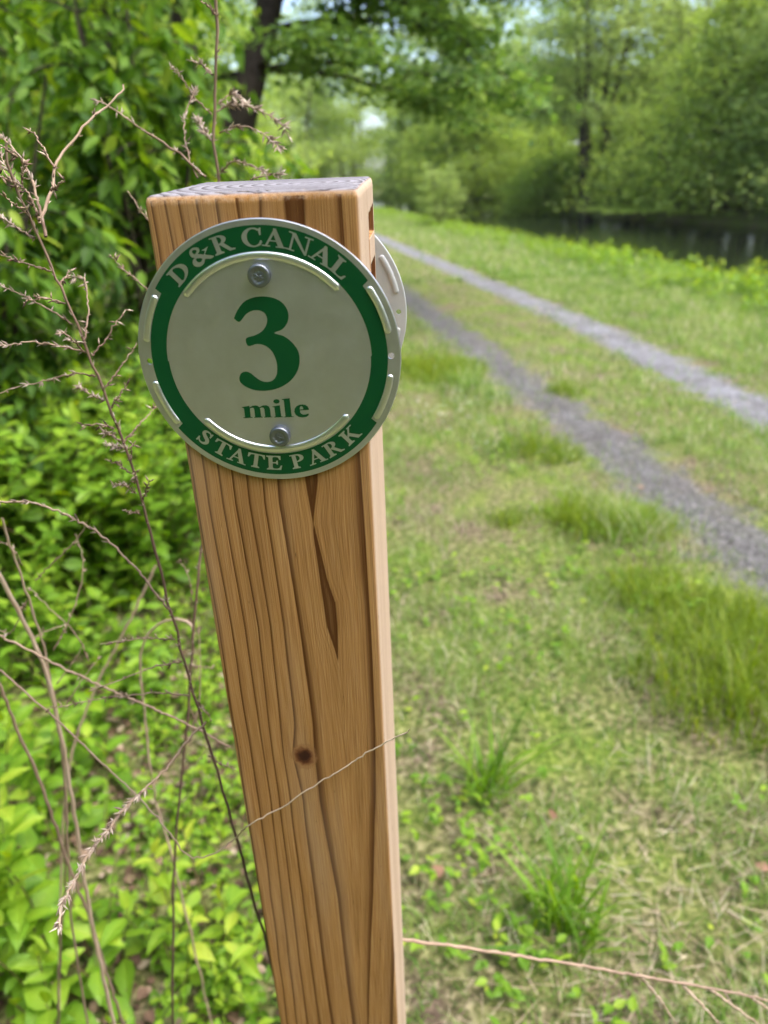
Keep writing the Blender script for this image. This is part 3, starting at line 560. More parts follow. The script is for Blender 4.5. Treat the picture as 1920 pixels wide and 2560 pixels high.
GLY = {
 'D': (1.08, [stem(.14, .2), arc(.34, .5, .66, .5, 90, -90)+arc(.34, .5, .44, .445, -90, 90)]),
 'P': (.86, [stem(.14, .2, b1=False), slab(.02, .36, .955), arc(.36, .73, .42, .27, 90, -90)+arc(.36, .73, .22, .22, -90, 90)]),
 'R': (1.05, [stem(.14, .2, b1=False), slab(.02, .36, .955), arc(.36, .745, .40, .255, 90, -90)+arc(.36, .745, .20, .205, -90, 90), [(.38, .52), (.58, .52), (.86, .1), (1.02, .045), (1.02, 0), (.76, 0)]]),
 'C': (1.0, [arc(.54, .5, .52, .53, 48, 312, 30)+arc(.56, .5, .32, .475, 308, 52, 30), [(.86, .62), (.9, .62), (.93, 1.0), (.88, 1.0), (.82, .86)], [(.86, .14), (.93, .2), (.9, .3), (.87, .3), (.8, .16)]]),
 'A': (1.06, [[(.10, 0), (.17, 0), (.53, .86), (.48, .98)], [(.46, 1.02), (.56, 1.02), (.98, 0), (.74, 0), (.44, .82)], slab(.26, .74, .31), slab(-.02, .33, 0), slab(.62, 1.08, 0)]),
 'N': (1.16, [[(.18, .06), (.25, .06), (.25, .9), (.18, .9)], [(.06, 1), (.30, 1), (.98, .02), (.98, -.02), (.92, -.02), (.16, .92)], [(.92, .0), (.99, .0), (.99, .96), (.92, .96)], slab(.02, .40, 0), slab(0, .2, .955), slab(.76, 1.14, .955)]),
 'L': (.9, [stem(.14, .2), [(.30, 0), (.80, 0), (.86, .30), (.81, .30), (.72, .10), (.60, .055), (.30, .055)]]),
 'T': (.96, [stem(.38, .2, b1=False), [(.02, 1), (.94, 1), (.96, .72), (.91, .72), (.82, .91), (.70, .945), (.26, .945), (.14, .91), (.05, .72), (0, .72)]]),
 'E': (.9, [stem(.14, .2), [(.30, 1), (.80, 1), (.81, .74), (.76, .74), (.69, .91), (.56, .945), (.30, .945)], [(.30, .475), (.55, .475), (.60, .38), (.645, .38), (.645, .66), (.60, .66), (.55, .53), (.30, .53)], [(.30, 0), (.82, 0), (.88, .30), (.83, .30), (.74, .10), (.60, .055), (.30, .055)]]),
 'S': (.76, [brush([(.60, .80), (.52, .93), (.36, .96), (.2, .88), (.19, .72), (.36, .56), (.55, .43), (.62, .26), (.52, .09), (.34, .04), (.18, .12), (.11, .26)], [.08, .09, .12, .17, .22, .25, .25, .22, .17, .12, .09, .08], 60), [(.60, 1.0), (.655, 1.0), (.64, .68), (.59, .68)], [(.055, 0), (.11, 0), (.12, .34), (.07, .34)]]),
 'K': (1.08, [stem(.14, .2), [(.32, .46), (.40, .46), (.80, .95), (.72, .97)], [(.40, .60), (.56, .66), (.92, .08), (1.06, .045), (1.06, 0), (.76, 0)], slab(.64, .96, .955)]),
 '&': (1.14, []),
}
def bolder(pc, d):
    P = np.array(pc); n = len(P); ar = sum(P[i][0]*P[(i+1) % n][1]-P[(i+1) % n][0]*P[i][1] for i in range(n)); e = nrm(np.roll(P, -1, 0)-P); nn = np.stack([e[:, 1], -e[:, 0]], 1)*(1 if ar > 0 else -1)
    a, b = nn, np.roll(nn, 1, 0); m = a+b; k = d/np.maximum(.35, 1+(a*b).sum(1))
    return [tuple(q) for q in P+m*k[:, None]]
def arc_text(acc, text, angles, r0, h, down=False, wide=1.2, bold=.016):
    for ch, ang in zip(text, angles):
        if ch == '&': continue
        wd, pieces = GLY[ch]; t = math.radians(ang)
        for k, pc in enumerate(pieces):
            P = []
            for (x, y) in (pc if len(pc) > 70 else bolder(pc, bold)):
                lx = (x-wd/2)*h*wide; ly = (r0 + y*h) if not down else (-r0 + y*h)
                rot = t-math.pi/2 if not down else t+math.pi/2
                P.append((SR*(lx*math.cos(rot)-ly*math.sin(rot)), SR*(lx*math.sin(rot)+ly*math.cos(rot))))
            flat(acc, [P], .00082+.000015*k)

# traced outlines of the numeral and the word, in sign radii
THREE = [(-0.2315, 0.3097), (-0.1915, 0.3749), (-0.1374, 0.4293), (-0.0701, 0.4551), (0.0019, 0.4615), (0.0788, 0.4483), (0.1394, 0.4149), (0.1739, 0.3582), (0.1779, 0.309), (0.1603, 0.2599), (0.1201, 0.2181), (0.0597, 0.1938), (0.1297, 0.1676), (0.1903, 0.1155), (0.2281, 0.0488), (0.2304, -0.0251), (0.2076, -0.0992), (0.1489, -0.1735), (0.0695, -0.2222), (-0.0079, -0.2452), (-0.0837, -0.2497), (-0.1503, -0.2391), (-0.2143, -0.2069), (-0.2447, -0.1726), (-0.2455, -0.1421), (-0.2279, -0.1091), (-0.1933, -0.0948), (-0.1573, -0.1061), (-0.1236, -0.1372), (-0.0822, -0.1685), (-0.0386, -0.1801), (0.0073, -0.1704), (0.041, -0.1332), (0.0545, -0.0733), (0.051, -0.0061), (0.0241, 0.061), (-0.0229, 0.1017), (-0.0801, 0.1147), (-0.1491, 0.1018), (-0.1588, 0.1559), (-0.0873, 0.1802), (-0.0332, 0.2077), (0.0033, 0.2497), (0.0168, 0.2948), (0.0055, 0.3374), (-0.0307, 0.3608), (-0.0808, 0.3622), (-0.134, 0.3383), (-0.1958, 0.2818)]
M_ = [(-0.2554, -0.3776), (-0.1943, -0.3685), (-0.1947, -0.3821), (-0.1683, -0.3682), (-0.1401, -0.3666), (-0.1286, -0.371), (-0.117, -0.3816), (-0.0883, -0.3677), (-0.0603, -0.367), (-0.0414, -0.3769), (-0.0346, -0.3956), (-0.0342, -0.4601), (-0.0223, -0.4616), (-0.0219, -0.4658), (-0.0872, -0.4674), (-0.0886, -0.462), (-0.0789, -0.4571), (-0.0797, -0.3989), (-0.0844, -0.3863), (-0.0981, -0.384), (-0.1147, -0.3891), (-0.1117, -0.3982), (-0.1113, -0.4565), (-0.0986, -0.4609), (-0.0991, -0.466), (-0.1676, -0.4672), (-0.168, -0.463), (-0.1585, -0.4577), (-0.1596, -0.3973), (-0.1643, -0.3856), (-0.1782, -0.3845), (-0.1929, -0.3904), (-0.1949, -0.4591), (-0.1791, -0.4615), (-0.1796, -0.4657), (-0.2525, -0.4693), (-0.2531, -0.4643), (-0.2394, -0.4603), (-0.2391, -0.3916), (-0.2462, -0.384), (-0.2559, -0.3817)]
I_ = [(-0.0144, -0.3774), (0.045, -0.3691), (0.0481, -0.4596), (0.0638, -0.4628), (0.0635, -0.4661), (-0.0089, -0.4681), (-0.0097, -0.4639), (0.0021, -0.4587), (0.0013, -0.388), (-0.0023, -0.3838), (-0.0141, -0.3824)]
DOT_ = [(0.047, -0.3375), (0.0452, -0.3431), (0.0412, -0.348), (0.0354, -0.3519), (0.0283, -0.3543), (0.0206, -0.355), (0.0131, -0.354), (0.0065, -0.3513), (0.0014, -0.3472), (-0.0015, -0.3421), (-0.0022, -0.3365), (-0.0004, -0.331), (0.0036, -0.326), (0.0095, -0.3222), (0.0166, -0.3198), (0.0242, -0.319), (0.0317, -0.3201), (0.0383, -0.3228), (0.0434, -0.3268), (0.0463, -0.3319)]
L_ = [(0.0658, -0.3195), (0.1278, -0.3134), (0.1301, -0.4603), (0.1458, -0.4627), (0.1475, -0.4669), (0.0692, -0.4683), (0.0689, -0.4641), (0.0812, -0.4602), (0.0807, -0.33), (0.0751, -0.3258), (0.0661, -0.3244)]
E_ = [(0.2699, -0.4107), (0.2001, -0.4135), (0.1999, -0.4292), (0.2076, -0.4418), (0.223, -0.4484), (0.243, -0.4475), (0.2615, -0.4408), (0.2673, -0.443), (0.2643, -0.4554), (0.2453, -0.4675), (0.213, -0.4719), (0.1854, -0.4672), (0.163, -0.4493), (0.1541, -0.4242), (0.1596, -0.3994), (0.1753, -0.3791), (0.1981, -0.3681), (0.2221, -0.3657), (0.2455, -0.3702), (0.2623, -0.3829), (0.2697, -0.3995)]
EH_ = [(0.1979, -0.4064), (0.2011, -0.3879), (0.209, -0.3798), (0.2188, -0.3808), (0.2258, -0.3925), (0.2267, -0.4049)]
AMP_ = [(-0.3533, 0.8191), (-0.3679, 0.7926), (-0.3801, 0.7669), (-0.3493, 0.7613), (-0.3177, 0.753), (-0.3431, 0.7367), (-0.3847, 0.735), (-0.3928, 0.7134), (-0.4093, 0.6937), (-0.4341, 0.6834), (-0.461, 0.6849), (-0.4766, 0.6975), (-0.4793, 0.7178), (-0.4686, 0.7375), (-0.4607, 0.7435), (-0.4785, 0.7488), (-0.4917, 0.7637), (-0.4935, 0.7819), (-0.4839, 0.8015), (-0.4647, 0.8135), (-0.4412, 0.8164), (-0.4227, 0.8123), (-0.4171, 0.7977), (-0.4226, 0.7816), (-0.4325, 0.7721), (-0.4098, 0.7692), (-0.39, 0.7672), (-0.3829, 0.7822), (-0.3789, 0.7911), (-0.4023, 0.7936), (-0.3999, 0.7971), (-0.3774, 0.8066), (-0.3584, 0.8182)]
AMH_ = [(-0.4716, 0.7939), (-0.4593, 0.7989), (-0.4439, 0.7985), (-0.4393, 0.7911), (-0.4494, 0.7751), (-0.4579, 0.7699), (-0.4683, 0.7775), (-0.4727, 0.7867)]
AMG_ = [(-0.451, 0.7388), (-0.437, 0.7421), (-0.4067, 0.7375), (-0.4117, 0.7249), (-0.4256, 0.7143), (-0.4408, 0.7166), (-0.4507, 0.7279)]
def smooth_closed(pts, n):
    P = np.array(pts); q = np.vstack([P[-3:], P, P[:3]]); s = smooth_path(q, n*3)
    return s
def make_sign(name, label, xz, y, front):
    o = plate(name, M_ALU if front else M_BACK); tag(o, label, 'sign', 'round aluminium plates on the post'); o.matrix_world = post_matrix((xz[0], y, xz[1]))
    for (r, a0, a1, hw) in RIBS: rib(o, r, a0, a1, hw*SR, .00095, dull=not front)
    if not front:
        return o
    a = Acc(); N = 720; inn, out = [], []
    for k in range(N+1):
        d = -180+360*k/N; wide = 35.4 < d < 145.8 or -145.7 < d < -33.0
        ro = .953 if wide else .900; ri = .779 if d > 0 else .772
        t = math.radians(d); inn.append((ri*SR*math.cos(t), -.00076, ri*SR*math.sin(t))); out.append((ro*SR*math.cos(t), -.00076, ro*SR*math.sin(t)))
    i = np.arange(N)[:, None]; a.add(np.array(inn+out), [np.concatenate([i+1, i, i+N+1, i+N+2], 1)])
    a.build('green_band', M_GREEN, o)
    a = Acc(); arc_text(a, 'D&RCANAL', [132.3, 119.0, 106.5, 91.9, 81.4, 69.6, 58.0, 47.8], .811, .120, wide=1.28); sq = lambda L: [(x*SR, z*SR) for x, z in smooth_path(L+[L[0]], 90)[:-1]]; flat(a, [sq(AMP_), sq(AMH_), sq(AMG_)], .00082)
    a.build('lettering', M_ALU, o)
    a = Acc(); arc_text(a, 'STATEPARK', [-133.0, -122.7, -113.2, -103.2, -93.2, -80.0, -69.6, -59.0, -47.0], .912, .118, True)
    a.build('lettering', M_ALU, o)
    sc_ = lambda L: [(x*SR, z*SR) for x, z in L]
    a = Acc(); P = smooth_path(THREE+[THREE[0]], 200)[:-1]; flat(a, [[(x*SR, z*SR) for x, z in P]], .00076); a.build('numeral', M_GREEN, o)
    a = Acc()
    for c in ([sc_(M_)], [sc_(I_)], [sc_(DOT_)], [sc_(L_)], [sc_(E_), sc_(EH_)]): flat(a, c, .00076)
    a.build('word', M_GREEN, o)
    bolt(o, -.004, .612, .0049, .0028, 4, (.0004, .0002)); bolt(o, .026, -.615, .0048, .0034, 9, (-.0005, -.0006))
    return o
make_sign('mile_sign', 'round aluminium mile marker with green ring and large green 3', (.0010, -.0688), -.0008, True)
make_sign('back_plate', 'bare aluminium disc peeking out behind the far side of the post', (.0013, -.0688), PW+.0008, False)

# ------------------------------------------------------------------ dry weed stalks round the post (positions read off the photo, each with its own distance)
c2 = lambda L: [(x/2, y/2) for x, y in L]
c4 = lambda L: [(x*.3126, 518.4+y*.3126) for x, y in L]
c5 = lambda L: [(x*.4921, 1123+y*.4921) for x, y in L]
c7 = lambda L: [(777.6+x*.5312, 1468.8+y*.5312) for x, y in L]
c9 = lambda L: [(x*.2604, 172.8+y*.2604) for x, y in L]
def world_line(L, d0, d1):
    L = np.array(L, float); s = np.concatenate([[0], np.cumsum(np.linalg.norm(np.diff(L, axis=0), axis=1))]); s /= s[-1]
    return np.array([at(x, y, d0+(d1-d0)*k) for (x, y), k in zip(L, s)])
HV = np.array([(0, 0, 0), (.115, .4, 0), (0, .4, .115), (-.115, .4, 0), (0, .4, -.115), (0, 1, .05)], float)
HF = [np.array([(0, 1, 2), (0, 2, 3), (0, 3, 4), (0, 4, 1), (5, 2, 1), (5, 3, 2), (5, 4, 3), (5, 1, 4)])]
def husks(acc, P, dens, size, rs, end_bias=0.0, spread=.7):
    seg = np.linalg.norm(np.diff(P, axis=0), axis=1); tot = seg.sum(); cs = np.concatenate([[0], np.cumsum(seg)])
    ncl = max(2, int(tot*dens)); pos, ax = [], []
    for k in range(ncl):
        u = rs.uniform(0, 1)**(1+end_bias); s = u*tot; j = min(np.searchsorted(cs, s, 'right')-1, len(seg)-1); q = P[j]+(P[j+1]-P[j])*(s-cs[j])/max(seg[j], 1e-6)
        d = -nrm(P[j+1]-P[j])                   # lines run tip first
        for m in range(rs.choice([1, 1, 2, 3, 5], p=[.3, .25, .2, .15, .1])):
            pos.append(q); ax.append(d*rs.uniform(.5, 1.2)+rs.normal(0, spread*.6, 3))
    pos, ax = np.array(pos), np.array(ax); n = len(pos)
    inst(acc, HV, HF, pos, frames(ax, rs.normal(0, 1, (n, 3))+np.array([.01, .02, .03])), size*rs.uniform(.5, 1.35, n), np.clip(rs.normal(.5, .25, n), 0, 1))
def weed(name, label, stem, d0, d1, r0, r1, branches=(), shade=(.2, .7), hd=260, hs=.0046, ground=True, stem_husk=0, seed=1, cat='dry weed', extra=(), group='dry weed stalks round the post'):
    rs = np.random.RandomState(seed); L = list(stem)
    W = world_line(L, d0, d1); D = np.linalg.norm(W-EYE, axis=1)
    if ground:
        b = W[-1]; dirn = W[-1]-W[-2]; dirn = dirn/abs(dirn[2]); g_ = b+np.array([dirn[0]*.5, dirn[1]*.5+.02, -1])*(b[2]+.02); W = np.vstack([W, g_])
    S = smooth_path(W, 70); jn = rs.normal(0, 1, (70, 3))*.0004; S = S+jn
    org = W[-1].copy(); org[2] = max(org[2], 0)
    o = empty(name, org); tag(o, label, cat, group)
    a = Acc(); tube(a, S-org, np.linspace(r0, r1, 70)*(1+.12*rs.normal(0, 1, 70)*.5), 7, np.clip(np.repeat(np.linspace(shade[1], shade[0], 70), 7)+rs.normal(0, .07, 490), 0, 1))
    st = a.build('stem', M_DRY, o, True)
    if stem_husk:
        a = Acc(); husks(a, S[:45]-org, stem_husk, hs, rs); a.build('seed_husks', M_HUSK, st)
    for B in branches:
        B = list(B); opt = {}
        if isinstance(B[-1], dict): opt = B.pop()
        B = np.array(B, float); xb, yb = B[-1]
        # distance of the parent where the branch joins it
        dd = [np.hypot(xb-x, yb-y) for x, y in L]; sL = np.concatenate([[0], np.cumsum(np.linalg.norm(np.diff(np.array(L), axis=0), axis=1))]); k = int(np.argmin(dd))
        db = opt.get('d', d0+(d1-d0)*sL[k]/sL[-1]); P = smooth_path(world_line(B, db+opt.get('tip', rs.uniform(-.035, .03)), db), 26)
        P[1:-1] += rs.normal(0, .00035, (24, 3)); q = np.linspace(0, 1, 26)
        a = Acc(); rr = opt.get('r', .00055); tube(a, P-org, rr*(.55+.6*q), 5, np.clip(.72-.3*q*opt.get('dark', 1)+rs.normal(0, .08, 26), 0, 1).repeat(5))
        if opt.get('hd', hd) <= 260 or np.linalg.norm(np.diff(P, axis=0), axis=1).sum()*opt.get('hd', hd) < 14: husks(a, P-org, opt.get('hd', hd), hs, rs); a.build('branch', M_DRY, o, True); continue
        bo = a.build('branch', M_DRY, o, True)
        a = Acc(); husks(a, P-org, opt.get('hd', hd), opt.get('hs', hs), rs, opt.get('eb', .5)); a.build('seed_husks', M_HUSK, bo)
    return o
MAIN = c2([(20, 620), (60, 780), (120, 920), (165, 1020), (200, 1100), (240, 1200)]) + c4([(420, 310), (480, 470), (540, 600), (620, 800), (670, 930), (740, 1100), (800, 1260), (860, 1410), (920, 1600), (990, 1800), (1040, 2030), (1090, 2200)]) + c5([(730, 330), (780, 510), (830, 690), (890, 900), (960, 1130), (1040, 1400), (1110, 1660), (1175, 1890)])
br = [c9([(250, 400), (330, 520), (450, 725)]), c9([(1020, 40), (1015, 90), (900, 200), (740, 345), (600, 510), (490, 650), (440, 830), (410, 980), (345, 1130), (330, 1190)])+[{'r': .0009, 'hd': 150, 'tip': .03, 'dark': .3}],
      c9([(535, 830), (480, 870), (425, 920)]), c9([(0, 450), (100, 560), (180, 650), (230, 760), (290, 900), (310, 1000), (350, 1130), (380, 1300)])+[{'r': .0009, 'hd': 330}],
      c9([(0, 640), (70, 740), (130, 830), (200, 900)])+[{'hd': 520}], c9([(0, 540), (60, 580), (150, 640)])+[{'hd': 500}], c9([(185, 620), (190, 740), (185, 860)])+[{'hd': 500}],
      c9([(0, 700), (60, 800), (150, 900), (170, 980)])+[{'hd': 360}], c9([(0, 790), (80, 840)])+[{'hd': 300}], c9([(0, 940), (90, 1010), (190, 1080), (220, 1110)]), c9([(0, 1140), (80, 1180), (180, 1250), (290, 1310)])+[{'hd': 420}],
      c9([(130, 850), (200, 900), (250, 970), (290, 1070), (330, 1170)])+[{'r': .0008}],
      c4([(0, 100), (170, 160), (350, 215)]), c4([(0, 310), (130, 370), (250, 430), (390, 510), (500, 580)])+[{'hd': 340}], c4([(160, 430), (250, 405), (330, 405), (450, 440)])+[{'hd': 430}],
      c4([(0, 730), (120, 715), (250, 705), (400, 730), (580, 770)])+[{'hd': 430}], c4([(385, 645), (450, 650), (510, 700), (590, 780)])+[{'hd': 430}],
      c4([(0, 1060), (150, 1010), (350, 965), (480, 930), (580, 925), (660, 945)])+[{'hd': 360}], c4([(540, 1010), (620, 1060), (720, 1110)])+[{'hd': 430}],
      c4([(560, 1280), (620, 1280), (690, 1270), (790, 1305)])+[{'hd': 480}], c4([(720, 1335), (770, 1350), (830, 1390)])+[{'hd': 500}], c4([(740, 1410), (840, 1440)])+[{'hd': 500}],
      c4([(725, 1515), (830, 1560), (900, 1610)])+[{'hd': 430}], c4([(770, 1690), (860, 1695), (940, 1750)])+[{'hd': 430}], c4([(845, 1865), (960, 1890)])+[{'hd': 330}],
      c4([(480, 210), (450, 260), (420, 300)]), c4([(520, 260), (575, 255), (600, 350), (610, 480), (600, 600), (580, 690)])+[{'hd': 430, 'eb': .9}], c4([(880, 480), (820, 550), (740, 680), (635, 800)])+[{'dark': 1.3}],
      c4([(945, 710), (860, 840), (780, 950), (725, 1020)])+[{'hd': 120}], c4([(880, 1000), (820, 1080), (770, 1160)]), c4([(1070, 1160), (950, 1290), (855, 1395)])+[{'hd': 120, 'dark': 1.3}],
      c4([(940, 1600), (930, 1680)]), c4([(1030, 1670), (990, 1790)])+[{'dark': 1.3}], c4([(910, 1400), (905, 1530)])+[{'dark': 1.3}],
      c5([(440, 545), (560, 530), (650, 520), (770, 525)]), c5([(410, 745), (560, 690), (660, 650), (800, 620)]), c5([(210, 830), (420, 790), (570, 770), (700, 760), (835, 772)]),
      c5([(930, 880), (900, 840), (870, 800)])+[{'dark': 1.3}], c5([(1035, 1095), (960, 1065), (930, 1040)])]
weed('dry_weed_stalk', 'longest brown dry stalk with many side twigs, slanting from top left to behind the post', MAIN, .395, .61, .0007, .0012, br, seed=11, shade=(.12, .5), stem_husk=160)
UP = c2([(935, -60), (935, 0), (932, 200), (930, 470), (925, 600), (945, 760)]) + [(478, 480), (472, 700), (462, 900), (447, 1100)] + c5([(880, 150), (860, 350), (840, 600), (820, 900), (790, 1200), (765, 1500), (760, 1800), (760, 2212)])
br = [c2([(865, 5), (900, 25), (930, 60)]), c2([(825, 262), (860, 275), (920, 322)])+[{'hd': 520}], c2([(735, 285), (765, 315), (800, 360), (850, 430), (915, 495)])+[{'hd': 380}], c2([(840, 390), (800, 500), (800, 600), (820, 690), (855, 770)])+[{'d': .5, 'hd': 330, 'dark': 1.4}],
      c2([(860, 520), (870, 555), (890, 575), (918, 612)])+[{'hd': 1100, 'hs': .006}], c2([(1050, 430), (1020, 408), (990, 408), (945, 450)])+[{'hd': 700, 'hs': .006}], c2([(1250, 590), (1235, 560), (1200, 525), (1150, 490), (1080, 462), (1000, 450), (938, 482)])+[{'hd': 900, 'hs': .0062, 'eb': .15}],
      c2([(1205, 640), (1180, 610), (1120, 570), (1050, 545), (990, 555), (948, 575)])+[{'hd': 600, 'hs': .0058, 'eb': .6}], c2([(1150, 755), (1120, 730), (1060, 705), (1000, 700), (953, 748)])+[{'hd': 520}], c2([(1215, 748), (1150, 758), (1080, 775)])+[{'d': .5, 'hd': 600}],
      c2([(400, 430), (440, 440), (500, 480), (600, 550), (740, 640), (890, 765)])+[{'d': .5, 'hd': 330, 'r': .0008}], c2([(550, 825), (575, 860), (600, 900), (640, 945), (900, 1200)])+[{'d': .52, 'hd': 260}], c4([(760, 100), (850, 200), (930, 260), (1015, 335), (1300, 520)])+[{'d': .52, 'hd': 260}],
      c5([(785, 185), (810, 210), (830, 260), (845, 380)])+[{'hd': 200}], c5([(870, 430), (880, 620), (875, 800), (830, 980)])+[{'hd': 60}], c5([(940, 650), (840, 640)])+[{'hd': 100}], c5([(860, 1075), (905, 990), (835, 830)])+[{'hd': 80}]]
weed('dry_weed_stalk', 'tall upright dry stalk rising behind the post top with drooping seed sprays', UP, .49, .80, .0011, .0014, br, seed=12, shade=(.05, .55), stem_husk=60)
weed('dry_cane', 'thickest beige dry cane curving down through the green plants at the left', c5([(-60, 110), (0, 250), (120, 480), (200, 660), (240, 830), (280, 1010), (320, 1250), (360, 1500), (400, 1750), (450, 1980), (500, 2212)]), .58, .82, .0018, .0021, [], seed=13, shade=(.72, .8), cat='dry cane')
weed('dry_cane', 'pinkish dry cane left of the thick beige one, crossing it near the bottom', c5([(-60, 600), (0, 730), (80, 930), (170, 1130), (240, 1330), (310, 1540), (400, 1760), (470, 2000), (540, 2212)]), .62, .86, .0015, .0016, [], seed=14, shade=(.45, .6), cat='dry cane')
weed('dry_cane', 'thin brown dry cane standing upright low behind the beige cane', c5([(272, 1000), (290, 1300), (285, 1600), (265, 1900), (258, 2212)]), .74, .92, .0011, .0013, [], seed=15, shade=(.35, .45), cat='dry cane')
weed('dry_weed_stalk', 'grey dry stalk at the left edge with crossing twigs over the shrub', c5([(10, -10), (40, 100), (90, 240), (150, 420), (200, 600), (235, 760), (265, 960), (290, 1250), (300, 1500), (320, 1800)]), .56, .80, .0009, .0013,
     [c5([(380, 15), (330, 95), (230, 190), (155, 265)])+[{'hd': 90}], c5([(330, 60), (365, 170), (350, 300), (300, 450), (235, 570)])+[{'hd': 110}], c5([(-10, 90), (60, 130), (95, 200)])+[{'hd': 200}], c5([(-10, 480), (40, 500), (120, 350)])+[{'hd': 200}], c5([(290, 460), (200, 490), (150, 520)])+[{'hd': 60}], c5([(130, 300), (220, 390), (330, 500), (390, 620)])+[{'hd': 60}], c5([(370, 545), (310, 640), (250, 720)])+[{'hd': 40}], c5([(430, 610), (370, 690), (290, 810)])+[{'hd': 40}]], seed=16, shade=(.5, .8))
weed('dry_twig', 'long thin dry twig arching down from the left edge to the brown stalk', c4([(-40, 1815), (0, 1810), (130, 1810), (280, 1830), (450, 1900), (620, 1990), (760, 2090), (880, 2210)])+c5([(620, 240), (690, 330), (745, 400)]), .46, .49, .0006, .0008, [], seed=17, shade=(.5, .7), ground=False, stem_husk=230, cat='dry twig')
weed('dry_twig', 'pink dry twig running from the left edge down to the post below the knot', c5([(-40, 490), (0, 510), (200, 610), (400, 710), (560, 780), (700, 840), (830, 900), (1010, 1000)]), .58, .62, .0009, .0009, [], seed=18, shade=(.5, .6), ground=False, stem_husk=50, cat='dry twig')
weed('hooked_cane', 'pale dry cane bent over into a hook between shrub and post', c5([(850, 500), (835, 455), (780, 438), (700, 455), (640, 520), (615, 640), (630, 800), (660, 1080), (690, 1250), (750, 1460)]), .74, .92, .0013, .0014, [], seed=19, shade=(.7, .75), cat='dry cane')
weed('dry_cane', 'straight pale dry stick leaning right behind the long brown stalk', c5([(685, 200), (600, 380), (530, 520), (440, 690), (370, 860), (300, 1100)]), .95, 1.05, .0016, .0018, [], seed=20, shade=(.65, .7), cat='dry cane')
weed('seed_spike', 'fuzzy grey seed spike hanging down to the left in front of the canes', c5([(262, 1795), (270, 1690), (320, 1600), (370, 1500), (450, 1390), (570, 1240), (660, 1160), (740, 1080), (830, 960), (905, 890)]), .43, .50, .0006, .0008, [], seed=21, shade=(.6, .8), ground=False, stem_husk=1500, hs=.0052, cat='seed head')
# the thin grass stem that curls across the front of the post
cw = [at(x, y, .56) for x, y in c5([(-30, 640), (0, 660), (240, 870), (430, 1050), (600, 1210)])] + [at(x, y, .53) for x, y in c5([(750, 1380), (810, 1460), (870, 1485), (950, 1460), (1030, 1400)])] + [post_hit(x, y, .004) for x, y in [(535, 1785), (600, 1748), (690, 1690), (760, 1648)]] + [post_hit(800, 1622, .005), post_hit(845, 1598, .007), post_hit(884, 1576, .010)]
a = Acc(); S = smooth_path(cw, 110); S[1:-1] += np.random.RandomState(2).normal(0, .00035, (108, 3)); tube(a, S, np.concatenate([np.linspace(.0008, .0005, 55), np.linspace(.0005, .0004, 55)]), 5, np.repeat(np.linspace(.45, 1, 110), 5))
tag(a.build('dry_grass', M_DRY, None, True, origin=S[0]), 'hair-thin dry grass stem curling across the front of the post under the knot', 'grass stem')
weed('fallen_cane', 'pinkish forked dry stalk stretching across the grass at the lower right of the post', [(820, 2022), (872, 2030), (1000, 2046), (1100, 2062), (1250, 2085), (1400, 2112), (1550, 2138), (1680, 2165)], .66, .70, .0016, .0010,
     [c7([(1285, 1399), (1220, 1300), (1130, 1195)])+[{'hd': 30, 'r': .0013, 'dark': -.4}], c7([(1460, 1399), (1390, 1320), (1315, 1245)])+[{'hd': 30, 'r': .0013, 'dark': -.4}], c7([(1620, 1399), (1510, 1320), (1420, 1255)])+[{'hd': 30, 'r': .0013, 'dark': -.4}], c7([(1510, 1310), (1480, 1270)])+[{'hd': 100}], c7([(1680, 1350), (1590, 1290)])+[{'hd': 30, 'r': .0013, 'dark': -.4}]], seed=22, shade=(.55, .62), ground=False, cat='dry cane')

# ------------------------------------------------------------------ shrubs and undergrowth on the left
def shrub(seed, H, R, nleaf, leaf):
    rs = np.random.RandomState(seed); wd = Acc(); C = []; D_ = []
    for k in range(9):
        a = rs.uniform(0, 6.28); top = np.array([R*.7*math.cos(a)*rs.uniform(.2, 1), R*.7*math.sin(a)*rs.uniform(.2, 1), H*rs.uniform(.6, 1)])
        st = smooth_path([(rs.normal(0, .06), rs.normal(0, .06), -.1), top*np.array([.35, .35, .5]), top], 12); tube(wd, st, np.linspace(.014, .005, 12), 6, rs.uniform(.2, .8))
        for j in range(13):
            v = rs.randint(1, 12); b = rs.uniform(0, 6.28); ln = R*rs.uniform(.35, .75); u = np.linspace(0, 1, 8)[:, None]
            br_ = st[v]+np.array([math.cos(b), math.sin(b), rs.uniform(.1, .7)])*ln*u+np.array([0, 0, -.7])*ln*u**2; tube(wd, br_, .004*(1-.7*u[:, 0]), 4, .4)
            dv = nrm(np.gradient(br_, axis=0))
            for q in range(2, 8): C.append(br_[q]); D_.append(dv[q])
    C, D_ = np.array(C), np.array(D_); k = rs.randint(0, len(C), nleaf); pos = C[k]+rs.normal(0, .03, (nleaf, 3)); a = rs.uniform(0, 6.28, nleaf)
    ax = D_[k]+np.stack([np.cos(a), np.sin(a), np.full(nleaf, -.45)], 1)*1.1
    cr = Acc(); pos[:, 2] = np.maximum(pos[:, 2], .05); nv = np.tile([0, 0, 1.], (nleaf, 1))+rs.normal(0, .45, (nleaf, 3))
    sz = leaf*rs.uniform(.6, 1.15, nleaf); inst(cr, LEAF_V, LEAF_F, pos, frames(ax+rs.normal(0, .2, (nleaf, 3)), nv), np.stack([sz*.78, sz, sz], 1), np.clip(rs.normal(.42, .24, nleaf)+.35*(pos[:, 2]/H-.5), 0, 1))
    return wd, cr
